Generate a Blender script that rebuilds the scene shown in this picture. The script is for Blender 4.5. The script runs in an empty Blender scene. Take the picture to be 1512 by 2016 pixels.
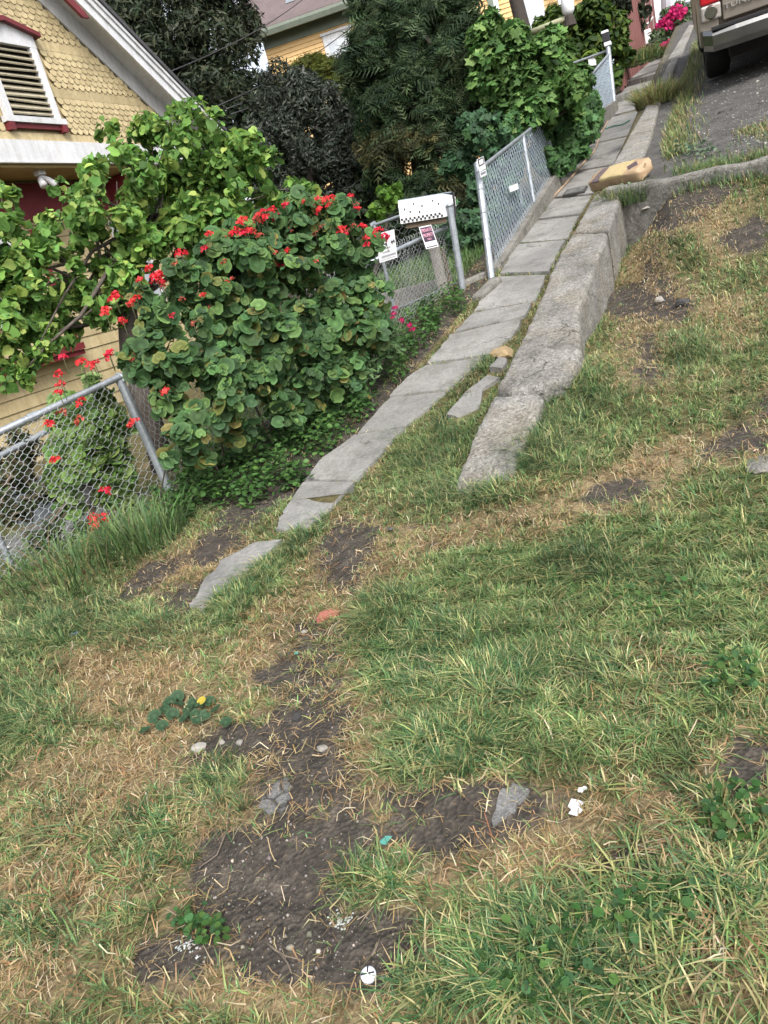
import bpy, math, random
import numpy as np
from mathutils import Matrix, Vector

rng = np.random.default_rng(7)
random.seed(7)
scene = bpy.context.scene
COL = scene.collection

# ---------------------------------------------------------------- camera
ROLL, PITCH, AZ, FPX = math.radians(15), math.radians(18.3), math.radians(28.4), 1450.0
FW = np.array([-math.sin(AZ) * math.cos(PITCH), math.cos(AZ) * math.cos(PITCH), -math.sin(PITCH)])
RT = np.array([math.cos(AZ), math.sin(AZ), 0.0])
UP = np.cross(RT, FW)
cam_d = bpy.data.cameras.new('camera')
cam = bpy.data.objects.new('camera', cam_d)
COL.objects.link(cam)
cr = RT * math.cos(ROLL) - UP * math.sin(ROLL)
cu = RT * math.sin(ROLL) + UP * math.cos(ROLL)
cam.matrix_world = Matrix(((cr[0], cu[0], -FW[0], 0), (cr[1], cu[1], -FW[1], 0), (cr[2], cu[2], -FW[2], 0), (0, 0, 0, 1)))
cam_d.sensor_width = 36
cam_d.lens = 36 * FPX / 2016
cam_d.clip_start, cam_d.clip_end = 0.05, 800
scene.camera = cam

# ---------------------------------------------------------------- sky, sun, exposure
SUN_EL, SUN_AZ = math.radians(46), math.radians(140)
w = bpy.data.worlds.new('World'); scene.world = w; w.use_nodes = True
nt = w.node_tree; nt.nodes.clear()
sky = nt.nodes.new('ShaderNodeTexSky'); sky.sky_type = 'NISHITA'; sky.sun_disc = False
sky.sun_elevation = SUN_EL; sky.sun_rotation = SUN_AZ
sky.air_density = 1.0; sky.dust_density = 4.0; sky.ozone_density = 0.6
hs = nt.nodes.new('ShaderNodeHueSaturation'); hs.inputs['Saturation'].default_value = 0.35
bg = nt.nodes.new('ShaderNodeBackground'); bg.inputs['Strength'].default_value = 0.15
wo = nt.nodes.new('ShaderNodeOutputWorld')
nt.links.new(sky.outputs[0], hs.inputs['Color']); nt.links.new(hs.outputs[0], bg.inputs['Color']); nt.links.new(bg.outputs[0], wo.inputs['Surface'])
sd = bpy.data.lights.new('sun', 'SUN'); sd.energy = 1.5; sd.angle = math.radians(20); sd.color = (1.0, 0.97, 0.92)
sun = bpy.data.objects.new('sun', sd); COL.objects.link(sun)
sdir = Vector((math.sin(SUN_AZ) * math.cos(SUN_EL), math.cos(SUN_AZ) * math.cos(SUN_EL), math.sin(SUN_EL)))
sun.rotation_euler = sdir.to_track_quat('Z', 'Y').to_euler()
scene.view_settings.view_transform = 'Standard'; scene.view_settings.look = 'None'
scene.view_settings.exposure = 1.14; scene.view_settings.gamma = 1
scene.render.engine = 'CYCLES'
scene.cycles.max_bounces = 4; scene.cycles.diffuse_bounces = 2; scene.cycles.glossy_bounces = 2; scene.cycles.transmission_bounces = 2; scene.cycles.transparent_max_bounces = 4
scene.cycles.use_adaptive_sampling = True; scene.cycles.adaptive_threshold = 0.02
scene.cycles.use_denoising = True

# ---------------------------------------------------------------- geometry of the place (metres, camera at the origin)
def ss(a, b, x):
    t = np.clip((np.asarray(x, float) - a) / (b - a), 0, 1); return t * t * (3 - 2 * t)
def smax(a, b, k=0.15):
    h = np.clip(0.5 + 0.5 * (a - b) / k, 0, 1); return b * (1 - h) + a * h + k * h * (1 - h)
def ray(px, py):
    dx, dy = px - 756.0, py - 1008.0
    u = dx * math.cos(ROLL) - dy * math.sin(ROLL); v = dx * math.sin(ROLL) + dy * math.cos(ROLL)
    d = FW * FPX + RT * u - UP * v
    return d / np.linalg.norm(d)
def proj(p):
    p = np.asarray(p, float); z = np.maximum(p @ FW, 1e-3); u = p @ RT / z * FPX; v = -(p @ UP) / z * FPX
    return 756 + u * math.cos(ROLL) + v * math.sin(ROLL), 1008 - u * math.sin(ROLL) + v * math.cos(ROLL)
def at_x(px, py, X): d = ray(px, py); return d * (X / d[0])
def at_y(px, py, Y): d = ray(px, py); return d * (Y / d[1])
def at_d(px, py, D): return ray(px, py) * D
def at_h(px, py, h, s=0.166):            # on the plane z = s*y - h
    d = ray(px, py); return d * (-h / (d[2] - s * d[1]))

_perm = np.random.default_rng(3).random((64, 64))
def vnoise(x, y):                        # smooth value noise 0..1
    x = np.asarray(x, float); y = np.asarray(y, float)
    xi = np.floor(x).astype(int); yi = np.floor(y).astype(int); fx = x - xi; fy = y - yi
    fx = fx * fx * (3 - 2 * fx); fy = fy * fy * (3 - 2 * fy)
    g = lambda a, b: _perm[a % 64, b % 64]
    return (g(xi, yi) * (1 - fx) + g(xi + 1, yi) * fx) * (1 - fy) + (g(xi, yi + 1) * (1 - fx) + g(xi + 1, yi + 1) * fx) * fy
def fbm(x, y, s=1.0):
    return 0.5 * vnoise(x * s, y * s) + 0.3 * vnoise(x * s * 2.1 + 7, y * s * 2.1 + 3) + 0.2 * vnoise(x * s * 4.3 + 1, y * s * 4.3 + 9)

def path_z(y): return 0.166 * np.asarray(y, float) - 1.70
def cross_y(x): return 8.45 - 0.62 * (np.asarray(x, float) + 0.65)       # front line of the cross wall
def road_z(x, y): return 0.0 + 0.21 * (np.asarray(y, float) - 8.4) + 0.12 * np.clip(np.asarray(x, float) + .65, 0, 5) * 0.6
def fence_x(y): return -3.45 + (np.clip(y, -5, 7.45) - 3.6) * 0.253
def terrain(x, y, rough=True):
    x = np.asarray(x, float); y = np.asarray(y, float)
    P = path_z(y)
    low = 0.07 * y - 1.33
    V = smax(P, low, 0.1)
    lot = 0.115 * y - 1.42 + 0.02 * x + 0.40 * ss(6, 8.3, y) * ss(-1.0, -0.45, x)
    cy = cross_y(x)
    right = np.where(y > cy + 0.1, road_z(x, y), lot)
    # sidewalk strip blends into the lot in front of its near end
    strip = np.where(y > 3.2, P, smax(P, 0.1 * y - 1.40, 0.1))
    xr0 = np.where(y < 4.0, -1.85, -1.55); xr1 = np.where(y < 3.2, -1.1, -1.15)
    z = strip + (right - strip) * ss(xr0, xr1, x)
    z = z + (V - z) * (1 - ss(-3.1, -2.45, x))
    fx = fence_x(y) - 0.15
    yard_a = -1.85 + 0.10 * (y - 5); yard_b = P - 0.15 * np.clip(fx - x, 0, 20)
    yard = yard_a + (yard_b - yard_a) * ss(5.5, 9.5, y)
    z = z + (yard - z) * (1 - ss(fx - 1.0, fx, x))
    z = z + 0.10 * np.exp(-((x + 0.85) / 0.45) ** 2) * (1 - ss(3.9, 5.2, y)) * ss(1.8, 2.9, y) - 0.09 * np.exp(-((x + 0.8) / 0.35) ** 2) * ss(4.9, 6.2, y) * (y < cross_y(x))
    if rough:
        near = np.exp(-np.maximum(y - 4, 0) / 6)
        open_ = 1 - 0.9 * ss(-2.9, -2.6, x) * (1 - ss(-1.75, -1.55, x)) * ss(1.7, 2.1, y)
        z = z + (fbm(x + 20, y + 20, 1.7) - 0.5) * 0.10 * open_ * near + (vnoise(x * 9 + 5, y * 9) - 0.5) * 0.022 * open_ * near
    return z
def hits(pts):
    pts = np.asarray(pts, float); dx, dy = pts[:, 0] - 756.0, pts[:, 1] - 1008.0
    u = dx * math.cos(ROLL) - dy * math.sin(ROLL); v = dx * math.sin(ROLL) + dy * math.cos(ROLL)
    d = FW * FPX + u[:, None] * RT - v[:, None] * UP; d /= np.linalg.norm(d, axis=1)[:, None]
    a = np.full(len(d), 0.6); b = np.full(len(d), 90.0); done = np.zeros(len(d), bool); prev = 0.6
    for t in np.geomspace(0.6, 90, 240):
        p = d * t; bl = (p[:, 2] < terrain(p[:, 0], p[:, 1])) & ~done
        a[bl] = prev; b[bl] = t; done |= bl; prev = t
    for _ in range(16):
        m = 0.5 * (a + b); q = d * m[:, None]; bl = q[:, 2] < terrain(q[:, 0], q[:, 1])
        b = np.where(bl, m, b); a = np.where(bl, a, m)
    return d * b[:, None]
def hit(px, py): return hits([(px, py)])[0]

# ---------------------------------------------------------------- materials
MATS = {}
def _new(name):
    m = bpy.data.materials.new(name); m.use_nodes = True
    n = m.node_tree; n.nodes.clear()
    o = n.nodes.new('ShaderNodeOutputMaterial'); b = n.nodes.new('ShaderNodeBsdfPrincipled')
    n.links.new(b.outputs[0], o.inputs[0]); MATS[name] = m
    return m, n, b, o
def _coord(n, kind='Object'):
    return n.nodes.new('ShaderNodeTexCoord').outputs[kind]
def _noise(n, co, scale, detail=4, rough=0.6):
    t = n.nodes.new('ShaderNodeTexNoise'); t.inputs['Scale'].default_value = scale; t.inputs['Detail'].default_value = detail; t.inputs['Roughness'].default_value = rough
    n.links.new(co, t.inputs['Vector']); return t.outputs['Fac']
def _ramp(n, fac, stops):
    r = n.nodes.new('ShaderNodeValToRGB'); e = r.color_ramp.elements
    while len(e) < len(stops): e.new(0.5)
    for i, (p, c) in enumerate(stops):
        e[i].position = p; e[i].color = (*c, 1) if len(c) == 3 else c
    n.links.new(fac, r.inputs[0]); return r.outputs[0]
def _mix(n, fac, a, b, mode='MIX'):
    m = n.nodes.new('ShaderNodeMix'); m.data_type = 'RGBA'; m.blend_type = mode
    for s, v in ((m.inputs[0], fac), (m.inputs[6], a), (m.inputs[7], b)):
        if hasattr(v, 'links'): n.links.new(v, s)
        else: s.default_value = v if not isinstance(v, tuple) else (*v, 1)
    return m.outputs[2]
def _bump(n, b, h, strength, dist=0.01):
    t = n.nodes.new('ShaderNodeBump'); t.inputs['Strength'].default_value = strength; t.inputs['Distance'].default_value = dist
    n.links.new(h, t.inputs['Height']); n.links.new(t.outputs[0], b.inputs['Normal'])
def mat(name, c1, c2=None, scale=6, rough=0.7, metal=0, bump=0, bscale=None, fine=None, spec=0.4, orand=0, streak=0):
    m, n, b, o = _new(name)
    b.inputs['Roughness'].default_value = rough; b.inputs['Metallic'].default_value = metal; b.inputs['Specular IOR Level'].default_value = spec
    co = _coord(n)
    f = _noise(n, co, scale, 6)
    col = _ramp(n, f, [(0.3, c1), (0.7, c2 or tuple(x * 0.8 for x in c1))])
    if fine:
        f2 = _noise(n, co, fine[0], 3); col = _mix(n, 1.0, col, _ramp(n, f2, [(0.35, (fine[1],) * 3), (0.65, (fine[2],) * 3)]), 'MULTIPLY')
    if orand:
        oi = n.nodes.new('ShaderNodeObjectInfo'); col = _mix(n, 1.0, col, _ramp(n, oi.outputs['Random'], [(0.0, (1 - orand, 1 - orand * 1.05, 1 - orand * 1.2)), (1.0, (1 + orand * .4,) * 3)]), 'MULTIPLY')
    if streak:
        mp = n.nodes.new('ShaderNodeMapping'); mp.inputs['Scale'].default_value = (7, 7, .8); n.links.new(n.nodes.new('ShaderNodeNewGeometry').outputs['Position'], mp.inputs['Vector'])
        col = _mix(n, streak, col, _ramp(n, _noise(n, mp.outputs[0], 1.4, 6, .7), [(.34, (.50, .46, .38)), (.58, (1, 1, 1))]), 'MULTIPLY')
    n.links.new(col, b.inputs['Base Color'])
    if bump: _bump(n, b, _noise(n, co, bscale or scale * 6, 5), bump)
    return m
def leafmat(name, rough=0.5, trans=0.3, spec=0.35, var=0.25):
    m, n, b, o = _new(name)
    a = n.nodes.new('ShaderNodeAttribute'); a.attribute_name = 'Col'
    oi = n.nodes.new('ShaderNodeObjectInfo')
    f = _noise(n, _coord(n), 35, 2)
    col = _mix(n, 1.0, a.outputs['Color'], _ramp(n, f, [(0.3, (1 - var,) * 3), (0.7, (1 + var * .6,) * 3)]), 'MULTIPLY')
    n.links.new(col, b.inputs['Base Color']); b.inputs['Roughness'].default_value = rough; b.inputs['Specular IOR Level'].default_value = spec
    if trans:
        t = n.nodes.new('ShaderNodeBsdfTranslucent'); n.links.new(col, t.inputs[0])
        x = n.nodes.new('ShaderNodeMixShader'); x.inputs[0].default_value = trans
        n.links.new(b.outputs[0], x.inputs[1]); n.links.new(t.outputs[0], x.inputs[2]); n.links.new(x.outputs[0], o.inputs[0])
    return m
leafmat('leaf', 0.62, 0.38, 0.22); leafmat('grass', 0.55, 0.25, 0.25, 0.15); leafmat('petal', 0.6, 0.35, 0.2, 0.15); leafmat('dark_leaf', 0.6, 0.15, 0.22, 0.3)
leafmat('paint', 0.6, 0, 0.3, 0.1)
mat('bark', (0.05, 0.038, 0.03), (0.10, 0.085, 0.07), 14, 0.9, bump=0.6)
mat('twig', (0.16, 0.13, 0.10), (0.09, 0.07, 0.055), 30, 0.9)
mat('galv', (0.36, 0.39, 0.42), (0.24, 0.265, 0.29), 9, 0.45, 0.55, bump=0.05, fine=(60, .85, 1.1))
mat('wire', (0.38, 0.405, 0.415), (0.26, 0.275, 0.285), 40, 0.45, 0.4)
mat('wire_blue', (0.40, 0.47, 0.54), (0.32, 0.38, 0.44), 40, 0.45, 0.4)
mat('white_paint', (0.64, 0.65, 0.675), (0.52, 0.53, 0.55), 3, 0.55, fine=(30, .93, 1.04), streak=.35)
mat('yellow_shingle', (0.56, 0.47, 0.285), (0.44, 0.355, 0.20), 2.2, 0.7, fine=(28, .85, 1.08), bump=0.15, bscale=60, orand=.16, streak=.55)
mat('yellow_siding', (0.48, 0.40, 0.24), (0.38, 0.31, 0.175), 0.8, 0.65, fine=(16, .92, 1.05), orand=.08, streak=.5)
mat('peach_siding', (0.66, 0.44, 0.20), (0.58, 0.38, 0.17), 0.6, 0.65, fine=(10, .94, 1.04))
mat('maroon', (0.17, 0.025, 0.03), (0.12, 0.018, 0.024), 5, 0.5)
mat('black_void', (0.012, 0.011, 0.011), (0.02, 0.018, 0.018), 4, 0.9)
mat('roof_dark', (0.045, 0.045, 0.05), (0.07, 0.07, 0.075), 20, 0.9, bump=0.3)
mat('roof_mauve', (0.135, 0.105, 0.105), (0.10, 0.077, 0.078), 2.0, 0.9, fine=(25, .8, 1.15))
mat('green_trim', (0.17, 0.20, 0.16), (0.13, 0.155, 0.125), 4, 0.55)
mat('glass', (0.33, 0.36, 0.40), (0.50, 0.53, 0.56), 1.6, 0.15, spec=0.8)
mat('louver', (0.42, 0.38, 0.27), (0.30, 0.265, 0.19), 10, 0.8, fine=(40, .7, 1.1))
mat('red_wood', (0.16, 0.06, 0.055), (0.21, 0.085, 0.075), 6, 0.8, fine=(40, .85, 1.1))
mat('grey_wood', (0.28, 0.26, 0.23), (0.19, 0.175, 0.155), 14, 0.9, bump=0.4, fine=(50, .8, 1.1))
mat('brown_wood', (0.07, 0.05, 0.035), (0.11, 0.08, 0.055), 12, 0.85, bump=0.3)
mat('plain_white', (0.66, 0.665, 0.68), (0.58, 0.585, 0.60), 5, 0.55)
mat('ink', (0.015, 0.015, 0.018), None, 5, 0.6)
mat('grey_ink', (0.22, 0.22, 0.25), (0.12, 0.12, 0.15), 90, 0.6)
mat('pink_ink', (0.62, 0.25, 0.36), (0.72, 0.42, 0.50), 60, 0.6)
mat('purple_ink', (0.05, 0.03, 0.05), None, 5, 0.6)
mat('pale_ink', (0.55, 0.60, 0.62), (0.42, 0.46, 0.50), 60, 0.6)
mat('hose_tan', (0.40, 0.29, 0.20), (0.30, 0.21, 0.145), 8, 0.5)
mat('hose_green', (0.05, 0.16, 0.11), None, 8, 0.5)
mat('truck_paint', (0.235, 0.205, 0.175), (0.215, 0.19, 0.16), 0.6, 0.38, 0.35, spec=0.5)
mat('badge', (0.36, 0.35, 0.34), None, 4, 0.35, 0.3)
mat('chrome', (0.34, 0.34, 0.33), (0.25, 0.25, 0.24), 4, 0.26, 1.0)
mat('rubber', (0.018, 0.018, 0.019), (0.03, 0.028, 0.026), 12, 0.85, bump=0.2)
mat('red_lens', (0.42, 0.008, 0.018), None, 5, 0.12, spec=0.8)
mat('clear_lens', (0.55, 0.52, 0.48), (0.40, 0.36, 0.33), 25, 0.12, 0.4, spec=0.8)
mat('alloy', (0.42, 0.43, 0.45), (0.32, 0.33, 0.35), 5, 0.35, 0.8)
mat('pebble', (0.22, 0.21, 0.19), (0.34, 0.33, 0.30), 30, 0.85)
mat('pale_rock', (0.30, 0.285, 0.255), (0.20, 0.185, 0.165), 20, 0.85, bump=0.4)
mat('tan_rock', (0.36, 0.27, 0.15), (0.26, 0.185, 0.10), 16, 0.85, bump=0.5)
mat('dark_rock', (0.035, 0.034, 0.034), (0.055, 0.053, 0.05), 20, 0.9, bump=0.5)
mat('brick', (0.30, 0.11, 0.08), (0.24, 0.085, 0.06), 16, 0.85, bump=0.3)
mat('teal_plastic', (0.10, 0.32, 0.27), None, 5, 0.4)
mat('blue_plastic', (0.10, 0.22, 0.50), None, 5, 0.4)
mat('silver', (0.5, 0.5, 0.5), (0.3, 0.3, 0.3), 30, 0.3, 0.9)
mat('pole_dark', (0.025, 0.019, 0.016), (0.045, 0.035, 0.028), 10, 0.85, bump=0.3)
mat('lime_pipe', (0.35, 0.36, 0.22), (0.28, 0.29, 0.18), 6, 0.5)
mat('cable', (0.03, 0.03, 0.033), None, 5, 0.6)
mat('blue_grey', (0.16, 0.20, 0.24), (0.22, 0.25, 0.28), 5, 0.6)
mat('bin_grey', (0.07, 0.08, 0.09), (0.11, 0.12, 0.13), 5, 0.6)
mat('pale_house', (0.66, 0.68, 0.72), (0.56, 0.58, 0.62), 2, 0.6)
mat('soffit', (0.36, 0.26, 0.115), (0.30, 0.215, 0.09), 2, 0.7)

def concrete(name, c1, c2, speck, bump=0.35, warm=None, scale=1.6, pit=70):
    m, n, b, o = _new(name)
    co = n.nodes.new('ShaderNodeNewGeometry').outputs['Position']
    col = _ramp(n, _noise(n, co, scale, 8, 0.65), [(0.28, c2), (0.5, tuple((a + d) / 2 for a, d in zip(c1, c2))), (0.72, c1)])
    if warm:
        col = _mix(n, _ramp(n, _noise(n, co, 2.3, 6), [(0.48, (0, 0, 0)), (0.66, (0.55,) * 3)]), col, warm)
    v = n.nodes.new('ShaderNodeTexVoronoi'); v.inputs['Scale'].default_value = pit; n.links.new(co, v.inputs['Vector'])
    sp = _ramp(n, v.outputs['Color'], [(0.0, (1 - speck,) * 3), (0.5, (1,) * 3), (1.0, (1 + speck * .8,) * 3)])
    col = _mix(n, 1.0, col, sp, 'MULTIPLY')
    f3 = _noise(n, co, 160, 3)
    col = _mix(n, 1.0, col, _ramp(n, f3, [(0.3, (1 - speck * .8,) * 3), (0.7, (1 + speck * .4,) * 3)]), 'MULTIPLY')
    ve = n.nodes.new('ShaderNodeTexVoronoi'); ve.feature = 'DISTANCE_TO_EDGE'; ve.inputs['Scale'].default_value = 1.25
    wb = n.nodes.new('ShaderNodeTexNoise'); wb.inputs['Scale'].default_value = 5; wb.inputs['Detail'].default_value = 5; n.links.new(co, wb.inputs['Vector'])
    va = n.nodes.new('ShaderNodeVectorMath'); va.operation = 'MULTIPLY_ADD'; n.links.new(wb.outputs['Color'], va.inputs[0]); va.inputs[1].default_value = (.35, .35, .35); n.links.new(co, va.inputs[2]); n.links.new(va.outputs[0], ve.inputs['Vector'])
    crack = _ramp(n, ve.outputs['Distance'], [(0.0, (.22, .21, .19)), (0.010, (1, 1, 1))])
    col = _mix(n, _ramp(n, _noise(n, co, 0.9, 2), [(.48, (0, 0, 0)), (.56, (1, 1, 1))]), col, _mix(n, 1.0, col, crack, 'MULTIPLY'))
    stain = _ramp(n, _noise(n, co, 4.5, 7, .7), [(.30, (.55, .54, .50)), (.52, (1, 1, 1))])
    col = _mix(n, .85, col, stain, 'MULTIPLY')
    n.links.new(col, b.inputs['Base Color']); b.inputs['Roughness'].default_value = 0.9; b.inputs['Specular IOR Level'].default_value = 0.25
    mx = n.nodes.new('ShaderNodeMath'); mx.operation = 'ADD'; n.links.new(f3, mx.inputs[0]); n.links.new(_noise(n, co, 28, 5), mx.inputs[1])
    _bump(n, b, mx.outputs[0], bump, 0.01)
    return m
concrete('sidewalk_concrete', (0.285, 0.28, 0.265), (0.16, 0.157, 0.15), 0.22, 0.3)
concrete('wall_concrete', (0.33, 0.32, 0.295), (0.15, 0.145, 0.135), 0.52, 1.0, warm=(0.235, 0.20, 0.145), scale=2.2, pit=80)
concrete('kerb_concrete', (0.26, 0.25, 0.225), (0.13, 0.124, 0.112), 0.35, 0.7, scale=3)
concrete('slab_grey', (0.185, 0.183, 0.18), (0.10, 0.10, 0.098), 0.4, 0.8, scale=9)

def ground_mat():
    m, n, b, o = _new('ground')
    geo = n.nodes.new('ShaderNodeNewGeometry').outputs['Position']
    A = n.nodes.new('ShaderNodeAttribute'); A.attribute_name = 'Col'
    S = n.nodes.new('ShaderNodeSeparateColor'); n.links.new(A.outputs['Color'], S.inputs[0])
    thatch = _ramp(n, _noise(n, geo, 22, 6, 0.7), [(0.25, (0.035, 0.032, 0.014)), (0.5, (0.085, 0.075, 0.033)), (0.75, (0.17, 0.135, 0.065))])
    straw = _ramp(n, _noise(n, geo, 45, 6, 0.75), [(0.25, (0.075, 0.056, 0.031)), (0.55, (0.205, 0.16, 0.09)), (0.8, (0.34, 0.27, 0.165))])
    dirt = _ramp(n, _noise(n, geo, 16, 8, 0.7), [(0.3, (0.028, 0.0245, 0.021)), (0.5, (0.052, 0.045, 0.038)), (0.75, (0.115, 0.098, 0.08))])
    asph = _ramp(n, _noise(n, geo, 5, 8, 0.7), [(0.3, (0.048, 0.046, 0.044)), (0.55, (0.09, 0.087, 0.083)), (0.8, (0.15, 0.143, 0.134))])
    v = n.nodes.new('ShaderNodeTexVoronoi'); v.inputs['Scale'].default_value = 75; n.links.new(geo, v.inputs['Vector'])
    spk = _ramp(n, v.outputs['Color'], [(0.0, (0.6,) * 3), (0.72, (1.0,) * 3), (0.90, (1.7, 1.6, 1.5)), (1.0, (3.0, 2.8, 2.6))])
    dirt = _mix(n, 0.5, dirt, spk, 'MULTIPLY'); asph = _mix(n, 0.6, asph, spk, 'MULTIPLY')
    brk = _noise(n, geo, 26, 5, .75)
    def ragged(v, lo, hi):
        a = n.nodes.new('ShaderNodeMath'); a.operation = 'MULTIPLY_ADD'; n.links.new(brk, a.inputs[0]); a.inputs[1].default_value = .9; n.links.new(v, a.inputs[2])
        return _ramp(n, a.outputs[0], [(lo, (0, 0, 0)), (hi, (1, 1, 1))])
    col = _mix(n, ragged(S.outputs[1], .60, .95), thatch, straw); col = _mix(n, ragged(S.outputs[0], .62, 1.0), col, dirt); col = _mix(n, S.outputs[2], col, asph)
    n.links.new(col, b.inputs['Base Color']); b.inputs['Roughness'].default_value = 0.95; b.inputs['Specular IOR Level'].default_value = 0.2
    mx = n.nodes.new('ShaderNodeMath'); mx.operation = 'ADD'; n.links.new(v.outputs['Distance'], mx.inputs[0]); n.links.new(_noise(n, geo, 40, 6), mx.inputs[1])
    _bump(n, b, mx.outputs[0], 0.65, 0.014)
ground_mat()

# ---------------------------------------------------------------- mesh helpers
def np_mesh(name, V, F, material, colors=None, smooth=False):
    V = np.asarray(V, np.float32).reshape(-1, 3)
    if isinstance(F, np.ndarray): F = [F]
    me = bpy.data.meshes.new(name)
    me.vertices.add(len(V)); me.vertices.foreach_set('co', V.ravel())
    loops = np.concatenate([f.ravel() for f in F]).astype(np.int32)
    tot = np.concatenate([np.full(len(f), f.shape[1], np.int32) for f in F])
    st = np.concatenate([[0], np.cumsum(tot)[:-1]]).astype(np.int32)
    me.loops.add(len(loops)); me.loops.foreach_set('vertex_index', loops)
    me.polygons.add(len(tot)); me.polygons.foreach_set('loop_start', st); me.polygons.foreach_set('loop_total', tot)
    if smooth: me.polygons.foreach_set('use_smooth', np.ones(len(tot), bool))
    if colors is not None:
        a = me.color_attributes.new('Col', 'FLOAT_COLOR', 'POINT')
        c = np.ones((len(V), 4), np.float32); c[:, :3] = colors; a.data.foreach_set('color', c.ravel())
    me.update(calc_edges=True)
    me.materials.append(MATS[material] if isinstance(material, str) else material)
    return me
def tag(o, label=None, cat=None, group=None, kind=None):
    for k, v in (('label', label), ('category', cat), ('group', group), ('kind', kind)):
        if v: o[k] = v
    return o
WORLD = {}
def name_is_root(p): return p.parent is None and p.name in WORLD
def link(name, data, parent=None, **kw):
    o = bpy.data.objects.new(name, data); COL.objects.link(o)
    if parent is not None:
        o.parent = parent
        if parent.name in WORLD: o.matrix_parent_inverse = Matrix.Translation(-WORLD[parent.name])   # children given in world metres
        if name_is_root(parent): WORLD[o.name] = WORLD[parent.name] * 0
    return tag(o, **kw)
def empty(name, loc=(0, 0, 0), world=True, **kw):
    o = link(name, None, **kw); o.location = [float(c) for c in loc]; o.empty_display_size = 0.1
    if world: WORLD[o.name] = Vector([float(c) for c in loc])
    return o

class MB:
    """collects shapes for one mesh; coordinates in world metres (or a thing's own frame)"""
    def __init__(s): s.v = []; s.f = []; s.n = 0
    def add(s, V, F):
        V = [tuple(map(float, p)) for p in V]
        s.f += [tuple(i + s.n for i in f) for f in F]; s.v += V; s.n += len(V); return s
    def box(s, a, b):
        x0, y0, z0 = a; x1, y1, z1 = b
        return s.add([(x0, y0, z0), (x1, y0, z0), (x1, y1, z0), (x0, y1, z0), (x0, y0, z1), (x1, y0, z1), (x1, y1, z1), (x0, y1, z1)],
                     [(3, 2, 1, 0), (4, 5, 6, 7), (0, 1, 5, 4), (1, 2, 6, 5), (2, 3, 7, 6), (3, 0, 4, 7)])
    def obox(s, c, ax, ay, az):              # centre + half-axis vectors
        c, ax, ay, az = (np.asarray(t, float) for t in (c, ax, ay, az))
        V = [c + i * ax + j * ay + k * az for k in (-1, 1) for i, j in ((-1, -1), (1, -1), (1, 1), (-1, 1))]
        return s.add(V, [(3, 2, 1, 0), (4, 5, 6, 7), (0, 1, 5, 4), (1, 2, 6, 5), (2, 3, 7, 6), (3, 0, 4, 7)])
    def bar(s, p, q, w, h, upv=(0, 0, 1)):
        p, q = np.asarray(p, float), np.asarray(q, float); d = q - p; L = np.linalg.norm(d); d = d / L
        x = np.cross(d, upv); x /= np.linalg.norm(x); y = np.cross(x, d)
        return s.obox((p + q) / 2, x * w / 2, d * L / 2, y * h / 2)
    def tube(s, pts, r, k=8, cap=True):
        pts = np.asarray(pts, float); n = len(pts); r = np.broadcast_to(r, n)
        t = np.gradient(pts, axis=0); t /= np.linalg.norm(t, axis=1)[:, None] + 1e-9
        ref = np.array([0, 0, 1.0]) if abs(t[0][2]) < 0.9 else np.array([1.0, 0, 0])
        x = np.cross(t[0], ref); x /= np.linalg.norm(x)
        V = []
        for i in range(n):
            x = x - t[i] * (x @ t[i]); x /= np.linalg.norm(x) + 1e-9; y = np.cross(t[i], x)
            for j in range(k):
                a = 2 * math.pi * j / k; V.append(pts[i] + r[i] * (math.cos(a) * x + math.sin(a) * y))
        F = [(i * k + j, i * k + (j + 1) % k, (i + 1) * k + (j + 1) % k, (i + 1) * k + j) for i in range(n - 1) for j in range(k)]
        if cap: F += [tuple(range(k))[::-1], tuple(range((n - 1) * k, n * k))]
        return s.add(V, F)
    def prism(s, poly, off):                 # polygon points + extrusion vector
        poly = [np.asarray(p, float) for p in poly]; off = np.asarray(off, float); n = len(poly)
        return s.add(poly + [p + off for p in poly], [tuple(range(n))[::-1], tuple(range(n, 2 * n))] + [(i, (i + 1) % n, n + (i + 1) % n, n + i) for i in range(n)])
    def mesh(s, name, material, smooth=False):
        me = bpy.data.meshes.new(name); me.from_pydata(s.v, [], s.f); me.update()
        me.materials.append(MATS[material] if isinstance(material, str) else material)
        import bmesh
        bm = bmesh.new(); bm.from_mesh(me); bmesh.ops.recalc_face_normals(bm, faces=bm.faces); bm.to_mesh(me); bm.free()
        if smooth: me.polygons.foreach_set('use_smooth', [True] * len(me.polygons))
        return me
    def build(s, name, material, parent=None, smooth=False, bevel=0, **kw):
        o = link(name, s.mesh(name, material, smooth), parent, **kw)
        if bevel:
            m = o.modifiers.new('bevel', 'BEVEL'); m.width = bevel; m.segments = 2; m.limit_method = 'ANGLE'
        return o

def text_mesh(txt, size, material, depth=0.002):
    cu_ = bpy.data.curves.new('lettering', 'FONT'); cu_.body = txt; cu_.size = size; cu_.extrude = depth; cu_.align_x = 'CENTER'; cu_.align_y = 'CENTER'; cu_.resolution_u = 2
    o = bpy.data.objects.new('lettering', cu_); COL.objects.link(o)
    dg = bpy.context.evaluated_depsgraph_get(); dg.update()
    me = bpy.data.meshes.new_from_object(o.evaluated_get(dg)); bpy.data.objects.remove(o)
    me.materials.clear(); me.materials.append(MATS[material]); return me
def frame(o, origin, x, y, z, s=1.0):
    x, y, z = (np.asarray(t, float) * s for t in (x, y, z))
    o.matrix_world = Matrix(((x[0], y[0], z[0], origin[0]), (x[1], y[1], z[1], origin[1]), (x[2], y[2], z[2], origin[2]), (0, 0, 0, 1)))
def unit(v): v = np.asarray(v, float); return v / np.linalg.norm(v)
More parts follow.
